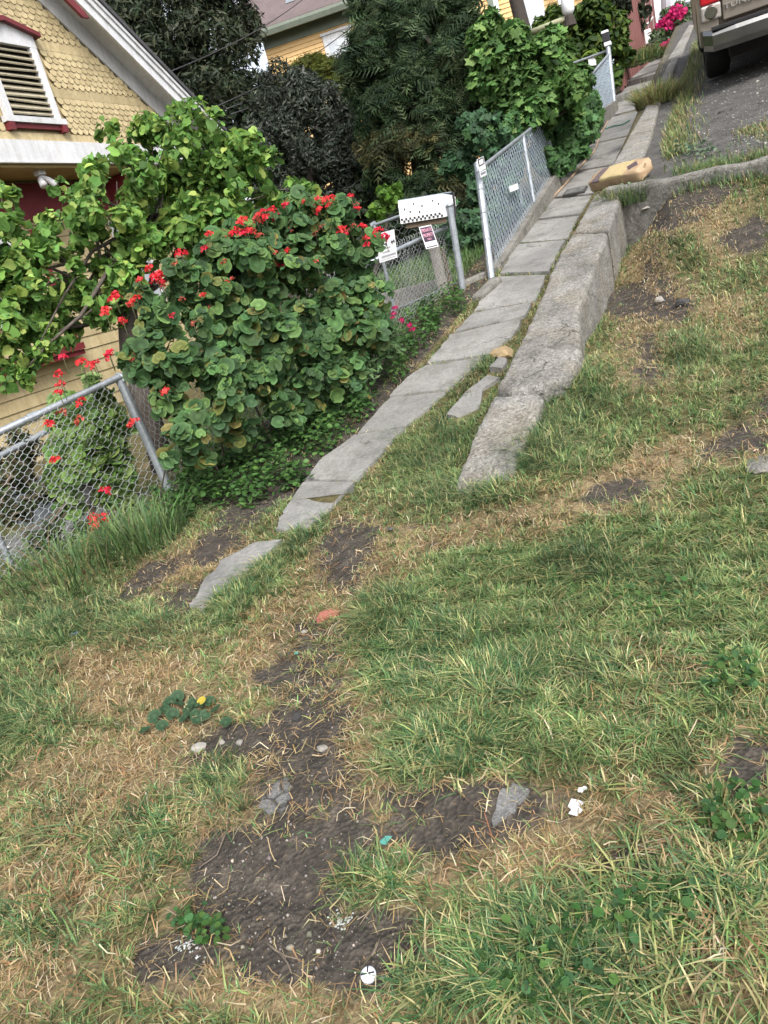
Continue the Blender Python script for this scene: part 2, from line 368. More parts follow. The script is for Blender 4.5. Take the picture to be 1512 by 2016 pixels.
def rot_between(loc, n, spin, s):            # matrix with local z along n
    n = unit(n); a = np.array([0, 0, 1.0]) if abs(n[2]) < 0.95 else np.array([1.0, 0, 0])
    x = unit(np.cross(a, n)); y = np.cross(n, x)
    x2 = x * math.cos(spin) + y * math.sin(spin); y2 = np.cross(n, x2)
    return Matrix(((x2[0] * s, y2[0] * s, n[0] * s, loc[0]), (x2[1] * s, y2[1] * s, n[1] * s, loc[1]), (x2[2] * s, y2[2] * s, n[2] * s, loc[2]), (0, 0, 0, 1)))
def scatter(template, faces, C, N, size, spin, cols, tcol=None):
    """copies of one leaf template as arrays. template (k,3), z = leaf normal, x = along"""
    C, N = np.asarray(C, float), np.asarray(N, float); n = len(C); N = N / (np.linalg.norm(N, axis=1)[:, None] + 1e-9)
    A = np.where(np.abs(N[:, 2:3]) < 0.95, [[0, 0, 1.0]], [[1.0, 0, 0]])
    X = np.cross(A, N); X /= np.linalg.norm(X, axis=1)[:, None] + 1e-9; Y = np.cross(N, X)
    X2 = X * np.cos(spin)[:, None] + Y * np.sin(spin)[:, None]; Y2 = np.cross(N, X2)
    T = np.asarray(template, float); size = np.broadcast_to(size, n)
    V = C[:, None] + size[:, None, None] * (T[None, :, 0:1] * X2[:, None] + T[None, :, 1:2] * Y2[:, None] + T[None, :, 2:3] * N[:, None])
    k = len(T); F = np.asarray(faces, int); FF = (F[None] + (np.arange(n) * k)[:, None, None]).reshape(-1, F.shape[1])
    cc = np.repeat(np.asarray(cols, float)[:, None], k, 1)
    if tcol is not None: cc = cc * np.asarray(tcol, float)[None, :, None]
    return V.reshape(-1, 3), FF, cc.reshape(-1, 3)
def pick(cols, n, jit=0.18):
    cols = np.asarray(cols, float); c = cols[rng.integers(0, len(cols), n)]
    return np.clip(c * (1 + rng.normal(0, jit, (n, 1))) * (1 + rng.normal(0, 0.05, (n, 3))), 0.003, 1)

# ================================================================ GROUND
# where the photograph shows bare soil, straw and tall grass (traced once on the photograph, evaluated on the ground)
DIRT = [(560, 1745, 185, 130, -20), (640, 1390, 70, 55, 0), (620, 1500, 60, 30, 0), (600, 1560, 70, 34, 0), (700, 1180, 44, 34, 0), (470, 1700, 90, 90, 0), (680, 1650, 70, 60, 0), (560, 1880, 110, 60, 0), (350, 1880, 95, 45, -10), (740, 1880, 130, 80, 0), (640, 1330, 60, 90, 0), (690, 1120, 46, 60, 0),
        (690, 1075, 48, 55, -20), (655, 1300, 70, 80, 10), (470, 1465, 95, 42, -10), (610, 1430, 95, 60, 0), (930, 1570, 130, 40, -8), (1000, 1590, 55, 60, 20), (880, 1640, 120, 40, 0),
        (1200, 970, 62, 17, -10), (1455, 872, 62, 24, -12), (1320, 510, 50, 26, -30), (1470, 465, 50, 26, -8), (1300, 420, 48, 28, -15), (1370, 390, 80, 26, -15),
        (520, 975, 110, 30, -35), (420, 1080, 60, 26, -30), (370, 1190, 60, 34, -20), (1475, 1510, 52, 60, 0), (810, 1560, 60, 40, 0),
        (1310, 610, 55, 25, -10), (1290, 690, 40, 30, 0), (1500, 800, 30, 30, 0), (1250, 600, 60, 30, 0), (640, 1240, 60, 25, 0), (1250, 1700, 50, 30, 0), (560, 1330, 60, 30, 0), (300, 1140, 80, 25, -30)]
STRAW = [(660, 1160, 90, 90, -20), (690, 1380, 70, 90, 0), (640, 1460, 130, 60, 0), (560, 1500, 120, 60, 0), (640, 1560, 140, 50, 0), (1290, 640, 62, 85, 10), (1280, 540, 55, 60, 30), (950, 1050, 260, 30, -10), (1250, 930, 160, 36, -20), (340, 1120, 100, 36, -32), (240, 1330, 170, 80, -20),
         (350, 1420, 110, 60, -15), (160, 1560, 150, 110, -20), (290, 1490, 90, 60, 0), (540, 1290, 110, 60, -20), (600, 1180, 120, 45, -25), (90, 1750, 160, 70, -15),
         (250, 1720, 110, 50, -20), (60, 1920, 120, 70, 0), (760, 1120, 90, 40, -20), (1110, 1640, 130, 40, -10), (1290, 1600, 60, 40, 0), (1470, 1500, 50, 50, 0),
         (1420, 1880, 110, 90, 0), (1000, 1700, 130, 40, 0), (1350, 1680, 90, 40, 0), (700, 1980, 160, 40, 0), (420, 1620, 90, 50, 0), (640, 1500, 120, 50, 0), (1430, 640, 60, 60, 0), (560, 1540, 70, 50, 0), (900, 1700, 120, 60, 0),(1380, 1330, 30, 30, 0)]
TALL = [(860, 900, 75, 40, -25), (880, 850, 40, 40, 0), (1120, 790, 75, 70, -20), (1060, 880, 50, 50, 0), (930, 985, 90, 28, 0), (290, 1040, 70, 60, 0), (210, 1080, 60, 40, 0), (90, 1230, 130, 55, -15),
        (60, 1400, 110, 70, 0), (500, 1130, 50, 30, -35), (470, 1180, 60, 40, -35), (600, 1060, 60, 22, -40), (290, 1250, 90, 50, -10), (740, 1740, 80, 50, 0), (130, 1620, 90, 50, 0), (40, 1830, 90, 60, 0), (300, 1640, 80, 50, 0),
        (880, 1480, 120, 60, -10), (850, 1300, 130, 90, -20), (760, 1200, 70, 50, 0), (1350, 690, 60, 40, 0), (1340, 500, 50, 40, 0), (1100, 1900, 160, 90, 0), (900, 1950, 150, 60, 0), (1420, 1770, 110, 80, 0), (1000, 1340, 110, 50, -10), (1170, 1330, 70, 40, 0),
        (430, 1530, 55, 28, -10), (430, 1600, 70, 30, 0), (290, 1700, 80, 40, -10), (1300, 330, 60, 26, -10), (1215, 480, 22, 60, 25), (940, 740, 22, 60, 35), (1170, 1120, 90, 40, 0)]
LUSH = [(930, 1220, 320, 150, -20), (1050, 1420, 330, 120, -12), (1250, 1150, 260, 140, 0), (1150, 860, 200, 70, -25), (1430, 720, 100, 110, 0), (1420, 1050, 120, 120, 0), (1150, 1880, 330, 110, 0), (1400, 1300, 130, 130, 0), (860, 900, 110, 70, -25)]
def emask(px, py, items, soft=0.35):
    m = np.zeros_like(px)
    dx = (fbm(px, py, 1 / 40.) - 0.5) * 46; dy = (fbm(px + 900, py + 70, 1 / 40.) - 0.5) * 46
    for cx, cy, rx, ry, a in items:
        a = math.radians(a); ux, uy = px - cx + dx, py - cy + dy
        x = (ux * math.cos(a) + uy * math.sin(a)) / rx; y = (-ux * math.sin(a) + uy * math.cos(a)) / ry
        m = np.maximum(m, 1 - ss(1 - soft, 1 + soft, np.sqrt(x * x + y * y)))
    return m
GR = 6.0; _gx = np.arange(-300, 1850, GR); _gy = np.arange(-80, 2420, GR)
_PX, _PY = np.meshgrid(_gx, _gy)
WORN = [(690, 1095, 80, 90, -15), (680, 1190, 90, 80, -15), (655, 1290, 110, 100, 0), (615, 1400, 130, 90, 0), (600, 1500, 140, 80, 0), (600, 1600, 170, 80, 0), (590, 1750, 260, 170, -15), (560, 1905, 300, 90, 0), (900, 1610, 230, 75, -8), (500, 1470, 150, 60, -10), (1190, 975, 130, 36, -14), (1450, 880, 110, 44, -12), (1290, 640, 80, 130, 8), (380, 1130, 120, 60, -35), (930, 1045, 200, 34, -10), (1470, 1510, 80, 90, 0), (1330, 450, 130, 70, -15)]
BAKED = [emask(_PX, _PY, *a) for a in ((DIRT, 0.55), (STRAW, 0.5), (TALL, 0.5), (LUSH, 0.4), (WORN, 0.5))]
def look(k, px, py):
    fx = np.clip((px - _gx[0]) / GR, 0, len(_gx) - 1.001); fy = np.clip((py - _gy[0]) / GR, 0, len(_gy) - 1.001)
    i = fx.astype(int); j = fy.astype(int); a = fx - i; b = fy - j; B = BAKED[k]
    v = (B[j, i] * (1 - a) + B[j, i + 1] * a) * (1 - b) + (B[j + 1, i] * (1 - a) + B[j + 1, i + 1] * a) * b
    return np.where((px < -290) | (px > 1830) | (py < -70) | (py > 2400), 0, v)
def fields(x, y):
    z = terrain(x, y); px, py = proj(np.stack([x, y, z], -1)); vis = (np.stack([x, y, z], -1) @ FW) > 0.3
    px = np.where(vis, px, -9e3); py = np.where(vis, py, -9e3)
    n1 = fbm(x + 3, y + 11, 1.9); n2 = fbm(x + 31, y + 5, 3.1)
    inf = (px > -60) & (px < 1570) & (py > 0) & (py < 2080)
    dirt = np.maximum(look(0, px, py), 0.9 * ss(0.66, 0.74, n1) * ~inf); straw = np.maximum(look(1, px, py), np.where(inf, .45, .8) * ss(0.58, 0.70, n2))
    tall = look(2, px, py); lush = look(3, px, py)
    dirt = dirt * (1 - 0.85 * lush * (n1 < 0.68)); dirt = dirt * (1 - 0.9 * tall)
    worn_ = look(4, px, py) * (1 - .7 * tall); patch = fbm(x + 71, y + 13, 5.5); dirt = np.maximum(dirt, worn_ * ss(.42, .66, patch) * .65); straw = np.maximum(straw, .7 * worn_)
    asph = ss(0.0, 0.12, y - cross_y(x)) * ss(-1.3, -0.9, x)
    return dirt, straw, tall, lush, asph, px, py

gx = np.unique(np.concatenate([np.linspace(-70, -12, 18), np.linspace(-12, -4.6, 38), np.linspace(-4.6, 1.6, 190), np.linspace(1.6, 8, 34), np.linspace(8, 60, 14)]))
gy = np.unique(np.concatenate([np.linspace(-25, 0.3, 18), np.linspace(0.3, 9.6, 290), np.linspace(9.6, 24, 90), np.linspace(24, 110, 40)]))
GX, GY = np.meshgrid(gx, gy); GZ = terrain(GX, GY)
d_, s_, t_, l_, a_, _, _ = fields(GX.ravel(), GY.ravel())
yardm = (GX.ravel() < fence_x(GY.ravel()) - 0.2)
d_ = np.where(yardm, 0.35 * d_, d_)
verge = ((GX.ravel() > fence_x(GY.ravel()) - 0.2) & (GX.ravel() < -2.25) & (GY.ravel() > 3.2))
d_ = np.where(verge, 0.85, d_)
ii = np.arange(len(gx) * len(gy)).reshape(len(gy), len(gx))
gf = np.stack([ii[:-1, :-1], ii[:-1, 1:], ii[1:, 1:], ii[1:, :-1]], -1).reshape(-1, 4)
ground = link('ground', np_mesh('ground', np.stack([GX, GY, GZ], -1), gf, 'ground', np.stack([d_, s_, a_], -1), True), kind='structure')

# ================================================================ SIDEWALK
sidewalk = empty('sidewalk', (-2, 5, -1), kind='structure')
def slab(pts, top=0.03, deep=0.16, tilt=0.0, matn='sidewalk_concrete', parent=sidewalk, name='slab', h=1.70, lift=False):
    P3 = [at_h(x, y, h) + np.array([0, 0, top]) for x, y in pts]
    if lift:
        pts = [(pts[i][0] * (1 - t) + pts[(i + 1) % len(pts)][0] * t, pts[i][1] * (1 - t) + pts[(i + 1) % len(pts)][1] * t) for i in range(len(pts)) for t in (0, .33, .66)]
        P3 = [p + np.array([0, 0, .022]) for p in hits(pts)]
    # wander the outline a little so that the broken edges look broken
    out = []
    for i, p in enumerate(P3):
        q = P3[(i + 1) % len(P3)]; n = max(2, int(np.linalg.norm(q - p) / 0.09))
        for k in range(n):
            t = k / n; r = p * (1 - t) + q * t
            out.append(r + np.array([rng.normal(0, .006), rng.normal(0, .006), 0]))
    off = np.array([0, 0, -deep])
    c = np.mean(out, 0); up = [c + (o - c) * 0.995 for o in out]
    m = MB(); n = len(out)
    low = [o + off for o in out]; mid = [o - np.array([0, 0, 0.012]) for o in out]
    m.add(up + mid + low, [tuple(range(n))] + [(i, (i + 1) % n, n + (i + 1) % n, n + i) for i in range(n)] + [(n + i, n + (i + 1) % n, 2 * n + (i + 1) % n, 2 * n + i) for i in range(n)])
    return m.build(name, matn, parent)
slabs = [
    [(545, 1048), (600, 1046), (632, 1030), (700, 955), (598, 955), (560, 1015)],
    [(601, 951), (703, 951), (800, 848), (700, 862), (640, 905)],
    [(706, 858), (803, 844), (880, 776), (768, 788)],
    [(771, 784), (884, 772), (962, 708), (836, 726), (800, 750)],
    [(842, 720), (965, 704), (1010, 668), (1028, 632), (890, 664)],
    [(895, 659), (1034, 628), (1048, 600), (930, 622)],
    [(934, 617), (1056, 597), (1076, 545), (982, 548), (965, 570)],
    [(986, 543), (1080, 540), (1112, 478), (1018, 486)],
    [(1022, 481), (1117, 474), (1140, 428), (1052, 438)],
    [(1055, 434), (1143, 424), (1165, 388), (1082, 396)],
    [(1085, 392), (1168, 384), (1205, 330), (1112, 345)],
    [(1115, 341), (1208, 326), (1235, 272), (1150, 290)],
    [(1153, 286), (1238, 268), (1262, 218), (1182, 238)],
    [(1185, 234), (1264, 214), (1276, 190), (1206, 206)],
]
for i, s in enumerate(slabs): slab(s, top=0.02 + 0.006 * (i % 3 == 1) + 0.003 * (i % 2), lift=(i < 2))
FRAG = [[(383, 1196), (400, 1205), (470, 1150), (560, 1068), (505, 1076), (440, 1110), (405, 1150)], [(880, 832), (905, 838), (948, 818), (955, 780), (985, 758), (960, 752), (920, 785)]]
slab([(383, 1196), (400, 1205), (470, 1150), (560, 1068), (505, 1076), (440, 1110), (405, 1150)], top=0.012, lift=True)
slab([(880, 832), (905, 838), (948, 818), (955, 780), (985, 758), (960, 752), (920, 785)], top=0.05, deep=0.12)
slab([(968, 738), (992, 742), (1000, 722), (985, 718)], top=0.06, deep=0.12)
# two concrete steps further up the hill
for (a, b, c, d), up in ((((1212, 204), (1292, 180), (1300, 168), (1222, 188)), 0.20), (((1222, 188), (1300, 168), (1316, 130), (1242, 150)), 0.36), (((1242, 150), (1316, 130), (1334, 104), (1262, 122)), 0.62), (((1262, 122), (1334, 104), (1346, 84), (1290, 96)), 0.95)):
    slab([a, b, c, d], top=up, deep=up + 0.4, name='step')
# metal lid of a water meter let into the path
mc = [at_h(x, y, 1.70) + np.array([0, 0, 0.048]) for x, y in ((1108, 392), (1152, 384), (1158, 372), (1118, 379))]
cover = empty('meter_cover', mc[0], label='rectangular concrete meter lid with dark rim set in the sidewalk', cat='meter cover')
c = np.mean(mc, 0)
for name, sc, dz, mm in (('rim', 1.0, 0.0, 'dark_rock'), ('lid', 0.82, 0.006, 'slab_grey')):
    MB().prism([c + (p - c) * sc + np.array([0, 0, dz]) for p in mc], (0, 0, -0.03)).build(name, mm, cover)

# ================================================================ WALLS
TEX = []
for s_ in (.035, .16):
    t_ = bpy.data.textures.new('wear', 'CLOUDS'); t_.noise_scale = s_; t_.noise_depth = 3; TEX.append(t_)
def worn(o, vox=.017):
    m_ = o.modifiers.new('remesh', 'REMESH'); m_.mode = 'VOXEL'; m_.voxel_size = vox; m_.use_smooth_shade = False
    for t_, s_ in zip(TEX, (.011, .010)):
        d_ = o.modifiers.new('wear', 'DISPLACE'); d_.texture = t_; d_.strength = s_; d_.mid_level = .5; d_.texture_coords = 'LOCAL'
    return o
def block(mb, pts, h, depth, jit=0.004, s=0.166, zs=None):
    """one cast block: outline on the plane z = s*y-h, worn rounded arris, extruded down"""
    P3 = [at_h(x, y, h, s) for x, y in pts]
    if zs is not None: P3 = [p + np.array([0, 0, z]) for p, z in zip(P3, zs)]
    out = []
    for i, p in enumerate(P3):
        q = P3[(i + 1) % len(P3)]; n = max(2, int(np.linalg.norm(q - p) / 0.08))
        for k in range(n):
            t = k / n; r = p * (1 - t) + q * t
            out.append(r + np.array([rng.normal(0, jit), rng.normal(0, jit), rng.normal(0, jit * .4)]))
    n = len(out); c = np.mean(out, 0)
    flat = np.array([1, 1, 0.0])
    tops = []
    for i, o in enumerate(out):
        d = (out[(i + 1) % n] - out[i - 1]) * flat; nn = np.array([-d[1], d[0], 0]); nn /= np.linalg.norm(nn) + 1e-9
        if nn @ ((c - o) * flat) < 0: nn = -nn
        tops.append(o + nn * 0.02)
    mid = [o - np.array([0, 0, 0.022]) for o in out]; low = [np.array([o[0], o[1], o[2] - depth]) for o in out]
    ring = lambda a, b: [(a + i, a + (i + 1) % n, b + (i + 1) % n, b + i) for i in range(n)]
    return mb.add(tops + mid + low, [tuple(range(n))] + ring(0, n) + ring(n, 2 * n) + [tuple(range(2 * n, 3 * n))[::-1]])
wall = empty('retaining_wall', (-1.2, 6, -0.6), label='long low cracked concrete wall running uphill beside the sidewalk', cat='wall')
def wseg(pts, h, depth, name='wall_block', **kw):
    m = MB(); block(m, pts, h, depth, **kw); 
    return worn(m.build(name, 'wall_concrete', wall))
wseg([(893, 938), (908, 956), (965, 954), (1003, 928), (1036, 866), (1060, 808), (1072, 777), (1060, 771), (1003, 778), (972, 774), (938, 838)], 1.46, 0.45, zs=[-.03, -.05, -.05, -.02, 0, 0, 0, 0, 0, 0, 0])
wseg([(976, 762), (1005, 768), (1068, 760), (1120, 735), (1142, 690), (1140, 606), (1196, 458), (1126, 460), (1100, 500), (1040, 640)], 1.43, 0.9)
wseg([(1130, 454), (1199, 452), (1226, 372), (1180, 378), (1168, 385)], 1.43, 0.9)
up1 = [(1196, 338), (1250, 326), (1272, 292), (1290, 240), (1300, 205), (1282, 200), (1240, 262)]
def seg_up(L, R, drop):
    m = MB(); n = len(L)
    Lp = []; Rp = []
    for (x, y) in L:
        d = ray(x, y); t = (-1.764 + 0.05) / (d[2] - 0.21 * d[1]); Lp.append(d * t)
    for (x, y) in R:
        d = ray(x, y); t = (-1.764 + 0.05) / (d[2] - 0.21 * d[1]); Rp.append(d * t)
    V = []
    for a, b in zip(Lp, Rp):
        V += [a - (0, 0, drop), a - (0, 0, .02), a + np.array([.02, 0, 0]), b - np.array([.02, 0, 0]), b - (0, 0, .02), b - (0, 0, .5)]
    F = []
    for i in range(n - 1):
        for k in range(6): F.append((i * 6 + k, i * 6 + (k + 1) % 6, i * 6 + 6 + (k + 1) % 6, i * 6 + 6 + k))
    F += [tuple(range(6)), tuple(range((n - 1) * 6, n * 6))]
    m.add(V, F); return worn(m.build('wall_block', 'wall_concrete', wall), .03)
seg_up([(1193, 340), (1217, 303), (1240, 262), (1262, 225), (1272, 205)], [(1250, 330), (1270, 296), (1284, 262), (1292, 228), (1298, 205)], 0.9)
seg_up([(1273, 203), (1290, 172), (1308, 140), (1318, 118)], [(1299, 203), (1318, 166), (1328, 135), (1336, 112)], 1.2)
seg_up([(1313, 117), (1325, 98), (1345, 66), (1356, 48)], [(1340, 112), (1346, 96), (1358, 68), (1366, 48)], 1.6)

kerb = empty('cross_wall', (0, 8, 0), label='pale concrete kerb wall crossing the lot below the parked truck', cat='wall')
m = MB(); n = 26; V = []
for i in range(n):
    t = i / (n - 1); x = -1.16 + t * 5.4; y = float(cross_y(x)); z = float(road_z(x, y + .1)) + 0.03 + rng.normal(0, .006)
    e = rng.normal(0, .006)
    V += [(x, y - 0.02 + e, z - .7 - 8 * 0), (x, y - 0.02 + e, z - .03), (x, y + .02 + e, z), (x, y + .24, z + .012), (x, y + .27, z - .02), (x, y + .27, z - .6)]
F = [(i * 6 + k, i * 6 + (k + 1) % 6, i * 6 + 6 + (k + 1) % 6, i * 6 + 6 + k) for i in range(n - 1) for k in range(6)] + [tuple(range(6)), tuple(range((n - 1) * 6, n * 6))]
worn(m.add(V, F).build('wall_block', 'kerb_concrete', kerb), .022)

# ================================================================ GRASS
def blades(name, base, height, width, lean, dirs, cols, segs=3, label=None, parent=None, cat='grass', droop=1.0):
    n = len(base); ca, sa = np.cos(dirs), np.sin(dirs)
    D = np.stack([ca, sa, np.zeros(n)], 1); W = np.stack([-sa, ca, np.zeros(n)], 1)
    rows = []; ccs = []
    for k in range(segs):
        t = k / segs
        hor = (lean * (t ** 1.6) * height)[:, None] * D; ver = (height * (t - 0.35 * droop * lean * t * t))[:, None] * np.array([0, 0, 1.0])
        wk = (width * (1 - 0.55 * t))[:, None] * W * 0.5
        rows += [base + hor + ver - wk, base + hor + ver + wk]; ccs += [cols * (0.6 + 0.5 * t)] * 2  # root shade painted into the blade colour, lightening towards the tip
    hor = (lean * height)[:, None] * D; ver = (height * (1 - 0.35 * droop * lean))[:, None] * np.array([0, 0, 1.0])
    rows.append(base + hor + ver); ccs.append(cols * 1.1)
    K = 2 * segs + 1
    V = np.stack(rows, 1).reshape(-1, 3); C = np.stack(ccs, 1).reshape(-1, 3); o = (np.arange(n) * K)[:, None]
    q = np.concatenate([o + np.array([[2 * k, 2 * k + 1, 2 * k + 3, 2 * k + 2]]) for k in range(segs - 1)]) if segs > 1 else None
    tr = o + np.array([[2 * segs - 2, 2 * segs - 1, 2 * segs]])
    F = [q, tr] if q is not None else [tr]
    return link(name, np_mesh(name, V, F, 'grass', C), parent, label=label, cat=cat if parent is None else None, kind='stuff')

GREEN = np.array([[0.105, 0.195, 0.062], [0.15, 0.245, 0.082], [0.078, 0.16, 0.056], [0.205, 0.285, 0.105], [0.125, 0.21, 0.095]])
YELLOW = np.array([[0.33, 0.33, 0.14], [0.28, 0.31, 0.12], [0.40, 0.37, 0.19]])
DRY = np.array([[0.36, 0.28, 0.15], [0.30, 0.215, 0.11], [0.42, 0.345, 0.21], [0.25, 0.165, 0.085], [0.37, 0.26, 0.125]])
def sample(n, x0, x1, y0, y1):
    x = rng.uniform(x0, x1, n); y = rng.uniform(y0, y1, n); return x, y
def on_slab(px, py):
    bad = np.zeros(len(px), bool)
    for s in slabs + FRAG:
        s = np.array(s, float); inside = np.zeros(len(px), bool); j = len(s) - 1
        for i in range(len(s)):
            c1 = (s[i, 1] > py) != (s[j, 1] > py)
            inside ^= c1 & (px < (s[j, 0] - s[i, 0]) * (py - s[i, 1]) / (s[j, 1] - s[i, 1] + 1e-9) + s[i, 0]); j = i
        bad |= inside
    return bad
def lawn_zone(tag_, n, box, hmul, wmul, segs, label):
    x, y = sample(n, *box)
    # clump: pull blades towards jittered tuft centres
    cs = 0.085; cx = (np.floor(x / cs) + 0.5 + 0.7 * (vnoise(np.floor(x / cs) * 3.1, np.floor(y / cs) * 1.7) - .5)) * cs; cyy = (np.floor(y / cs) + 0.5 + 0.7 * (vnoise(np.floor(x / cs) * 1.3 + 9, np.floor(y / cs) * 2.9) - .5)) * cs
    pull = rng.uniform(0, 0.75, n); x = x + (cx - x) * pull; y = y + (cyy - y) * pull
    dirt, straw, tall, lush, asph, px, py = fields(x, y)
    keep = (px > -400) & (px < 3000) & (py > -50) & (py < 3200)
    keep &= ((px > -40) & (px < 1560) & (py < 2070)) | (rng.random(n) < .5)
    verge_ = (x > fence_x(y) - 3) & (x < -2.2) & (y > 3.3)
    dens = (1 - 0.96 * dirt) * (1 - 0.30 * straw) * (0.62 + 0.38 * np.maximum(lush, tall)) * (1 - 0.92 * asph)
    dens = np.where(verge_, 0.05 + 0.75 * tall, dens)
    dens = np.where((x < -1.4) & (x > -2.4) & (y > 3.4), dens * 0.75, dens)
    dens = dens * (0.62 + 0.75 * vnoise(np.floor(x / cs) * 9.1 + 3, np.floor(y / cs) * 4.7))
    keep &= rng.random(n) < dens
    # nothing grows through the concrete
    keep &= ~((x > -1.32) & (x < -1.02) & (y > 3.25) & (y < 9.2)) & ~((x > -1.25) & (x < -0.62) & (y > 8.6))
    sl = on_slab(px, py); keep &= ~(sl & (rng.random(n) < 0.995))
    keep &= ~((y > cross_y(x) - 0.03) & (y < cross_y(x) + 0.29) & (x > -0.75))
    x, y, dirt, straw, tall, lush, px, py = (a[keep] for a in (x, y, dirt, straw, tall, lush, px, py)); n = len(x)
    z = terrain(x, y) - 0.004; dist = np.sqrt(x * x + y * y + z * z)
    pn = fbm(x + 50, y + 70, 2.6)
    dry = np.clip(0.11 + 0.46 * straw - 0.10 * lush - 0.30 * tall + 0.22 * straw * (px < 560) + 0.10 * straw + 0.75 * (pn - 0.5) + 0.25 * dirt, 0.03, 0.95)
    u = rng.random(n); kind = np.where(u < dry, 2, np.where(u < dry + 0.32 * (1 - dry), 1, 0))
    gcol = pick(GREEN, n); gcol = gcol * (1 - 0.30 * tall[:, None]) * np.array([1, 1, 1]) + tall[:, None] * np.array([-0.012, 0.0, 0.004])
    cols = np.where((kind == 0)[:, None], gcol, np.where((kind == 1)[:, None], pick(YELLOW, n), pick(DRY, n)))
    cols = np.clip(cols, 0.01, 1)
    h = (0.024 + 0.036 * rng.random(n) ** 1.7 + 0.012 * lush + 0.055 * tall * rng.random(n)) * hmul * np.where(kind == 2, 0.85, 1) * (1 - .45 * dirt)
    lean = np.clip(rng.gamma(3.0, 0.40, n) * np.where(kind == 2, 1.5, 1.0) * np.where(tall > .5, 1.05, 1.0), 0.1, 2.4)
    wd = (0.0020 + 0.0032 * rng.random(n) ** 2) * np.where(kind == 2, .75, 1) * wmul * (1 + 0.08 * dist)
    # blades in one place lie roughly the same way
    dirs = 6.3 * fbm(x + 9, y + 2, 1.1) + rng.normal(0, 1.9, n)
    tint = 0.55 + 0.95 * vnoise(np.floor(cx[keep] / cs) * 5.3, np.floor(cyy[keep] / cs) * 7.7); cols = np.clip(cols * tint[:, None], 0, 1)
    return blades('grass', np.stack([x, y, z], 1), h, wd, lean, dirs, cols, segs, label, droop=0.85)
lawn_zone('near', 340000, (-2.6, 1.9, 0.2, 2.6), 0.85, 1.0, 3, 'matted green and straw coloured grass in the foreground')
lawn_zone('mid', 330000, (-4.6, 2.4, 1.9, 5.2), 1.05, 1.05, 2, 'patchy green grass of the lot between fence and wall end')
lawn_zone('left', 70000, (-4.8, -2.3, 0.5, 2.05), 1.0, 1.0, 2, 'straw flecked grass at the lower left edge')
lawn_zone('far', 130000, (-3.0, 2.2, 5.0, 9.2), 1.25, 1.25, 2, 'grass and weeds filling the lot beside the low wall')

# long loose straw lying on the ground
def straw_litter(n, box):
    x, y = sample(n, *box); dirt, straw, tall, lush, asph, px, py = fields(x, y)
    keep = (px > -60) & (px < 1580) & (py > 200) & (py < 2100) & (rng.random(n) < (0.06 + 0.9 * straw) * (1 - .86 * dirt) + .012) & (asph < .3) & ~on_slab(px, py)
    keep &= ~((x > -1.35) & (x < -1.02) & (y > 3.25))
    x, y = x[keep], y[keep]; n = len(x); L = rng.uniform(0.015, 0.06, n); a = rng.uniform(0, 2 * math.pi, n)
    z = terrain(x, y); d = np.sqrt(x * x + y * y + z * z); wv = (0.0005 + 0.0006 * rng.random(n)) * (1 + 0.15 * d)
    rows = []; curve = rng.normal(0, 0.25, n)
    for k, t in enumerate((-0.5, 0.0, 0.5)):
        ang = a + curve * t * 2
        cx_ = x + np.cos(ang) * L * t; cy_ = y + np.sin(ang) * L * t; cz = terrain(cx_, cy_) + rng.uniform(0.004, 0.03, n) * (1 if k != 1 else 1.2)
        P_ = np.stack([cx_, cy_, cz], 1); W_ = np.stack([-np.sin(ang), np.cos(ang), rng.normal(0, .4, n)], 1) * wv[:, None]
        rows += [P_ - W_, P_ + W_]
    V = np.stack(rows, 1).reshape(-1, 3); o = (np.arange(n) * 6)[:, None]
    F = np.concatenate([o + np.array([[0, 1, 3, 2]]), o + np.array([[2, 3, 5, 4]])])
    cols = np.repeat(pick(np.concatenate([DRY, DRY[:3], [[0.30, 0.17, 0.08], [0.55, 0.47, 0.33]]]), n), 6, 0)
    link('straw', np_mesh('straw', V, F, 'grass', cols), label='loose dry straw strewn over the bare ground', cat='straw', kind='stuff')
straw_litter(125000, (-4.2, 1.3, 0.4, 8.5))

# small broad-leaved weeds (clover, mallow seedlings) in drifts
ROUND = [(0, 0, 0), (1, 0.0, .06), (0.62, 0.62, .1), (0, 0.8, .14), (-0.55, 0.55, .1), (-0.75, 0, .05), (-0.55, -0.55, .1), (0, -0.8, .14), (0.62, -0.62, .1)]
ROUNDF = [(0, 1, 2), (0, 2, 3), (0, 3, 4), (0, 4, 5), (0, 5, 6), (0, 6, 7), (0, 7, 8), (0, 8, 1)]
def weeds(name, label, spots, n, size, cols, hgt=0.05):
    C = []
    for cx, cy, rx, ry in spots:
        for _ in range(n):
            a = rng.uniform(0, 6.28); r = math.sqrt(rng.random())
            C.append((cx + rx * r * math.cos(a), cy + ry * r * math.sin(a)))
    C = np.array(C); C = C[~on_slab(C[:, 0], C[:, 1])]; P3 = hits(C); n = len(P3)
    P3 = P3 + np.stack([rng.normal(0, .006, n), rng.normal(0, .006, n), rng.uniform(0.005, hgt, n)], 1)
    N = np.stack([rng.normal(0, .45, n), rng.normal(0, .45, n), np.ones(n)], 1)
    V, F, c = scatter(ROUND, ROUNDF, P3, N, rng.uniform(.6, 1.25, n) * size, rng.uniform(0, 6.28, n), pick(cols, n))
    link(name, np_mesh(name, V, F, 'leaf', c), label=label, cat='weeds', kind='stuff')
WEED = np.array([[0.045, 0.11, 0.03], [0.07, 0.14, 0.035], [0.05, 0.12, 0.045]])
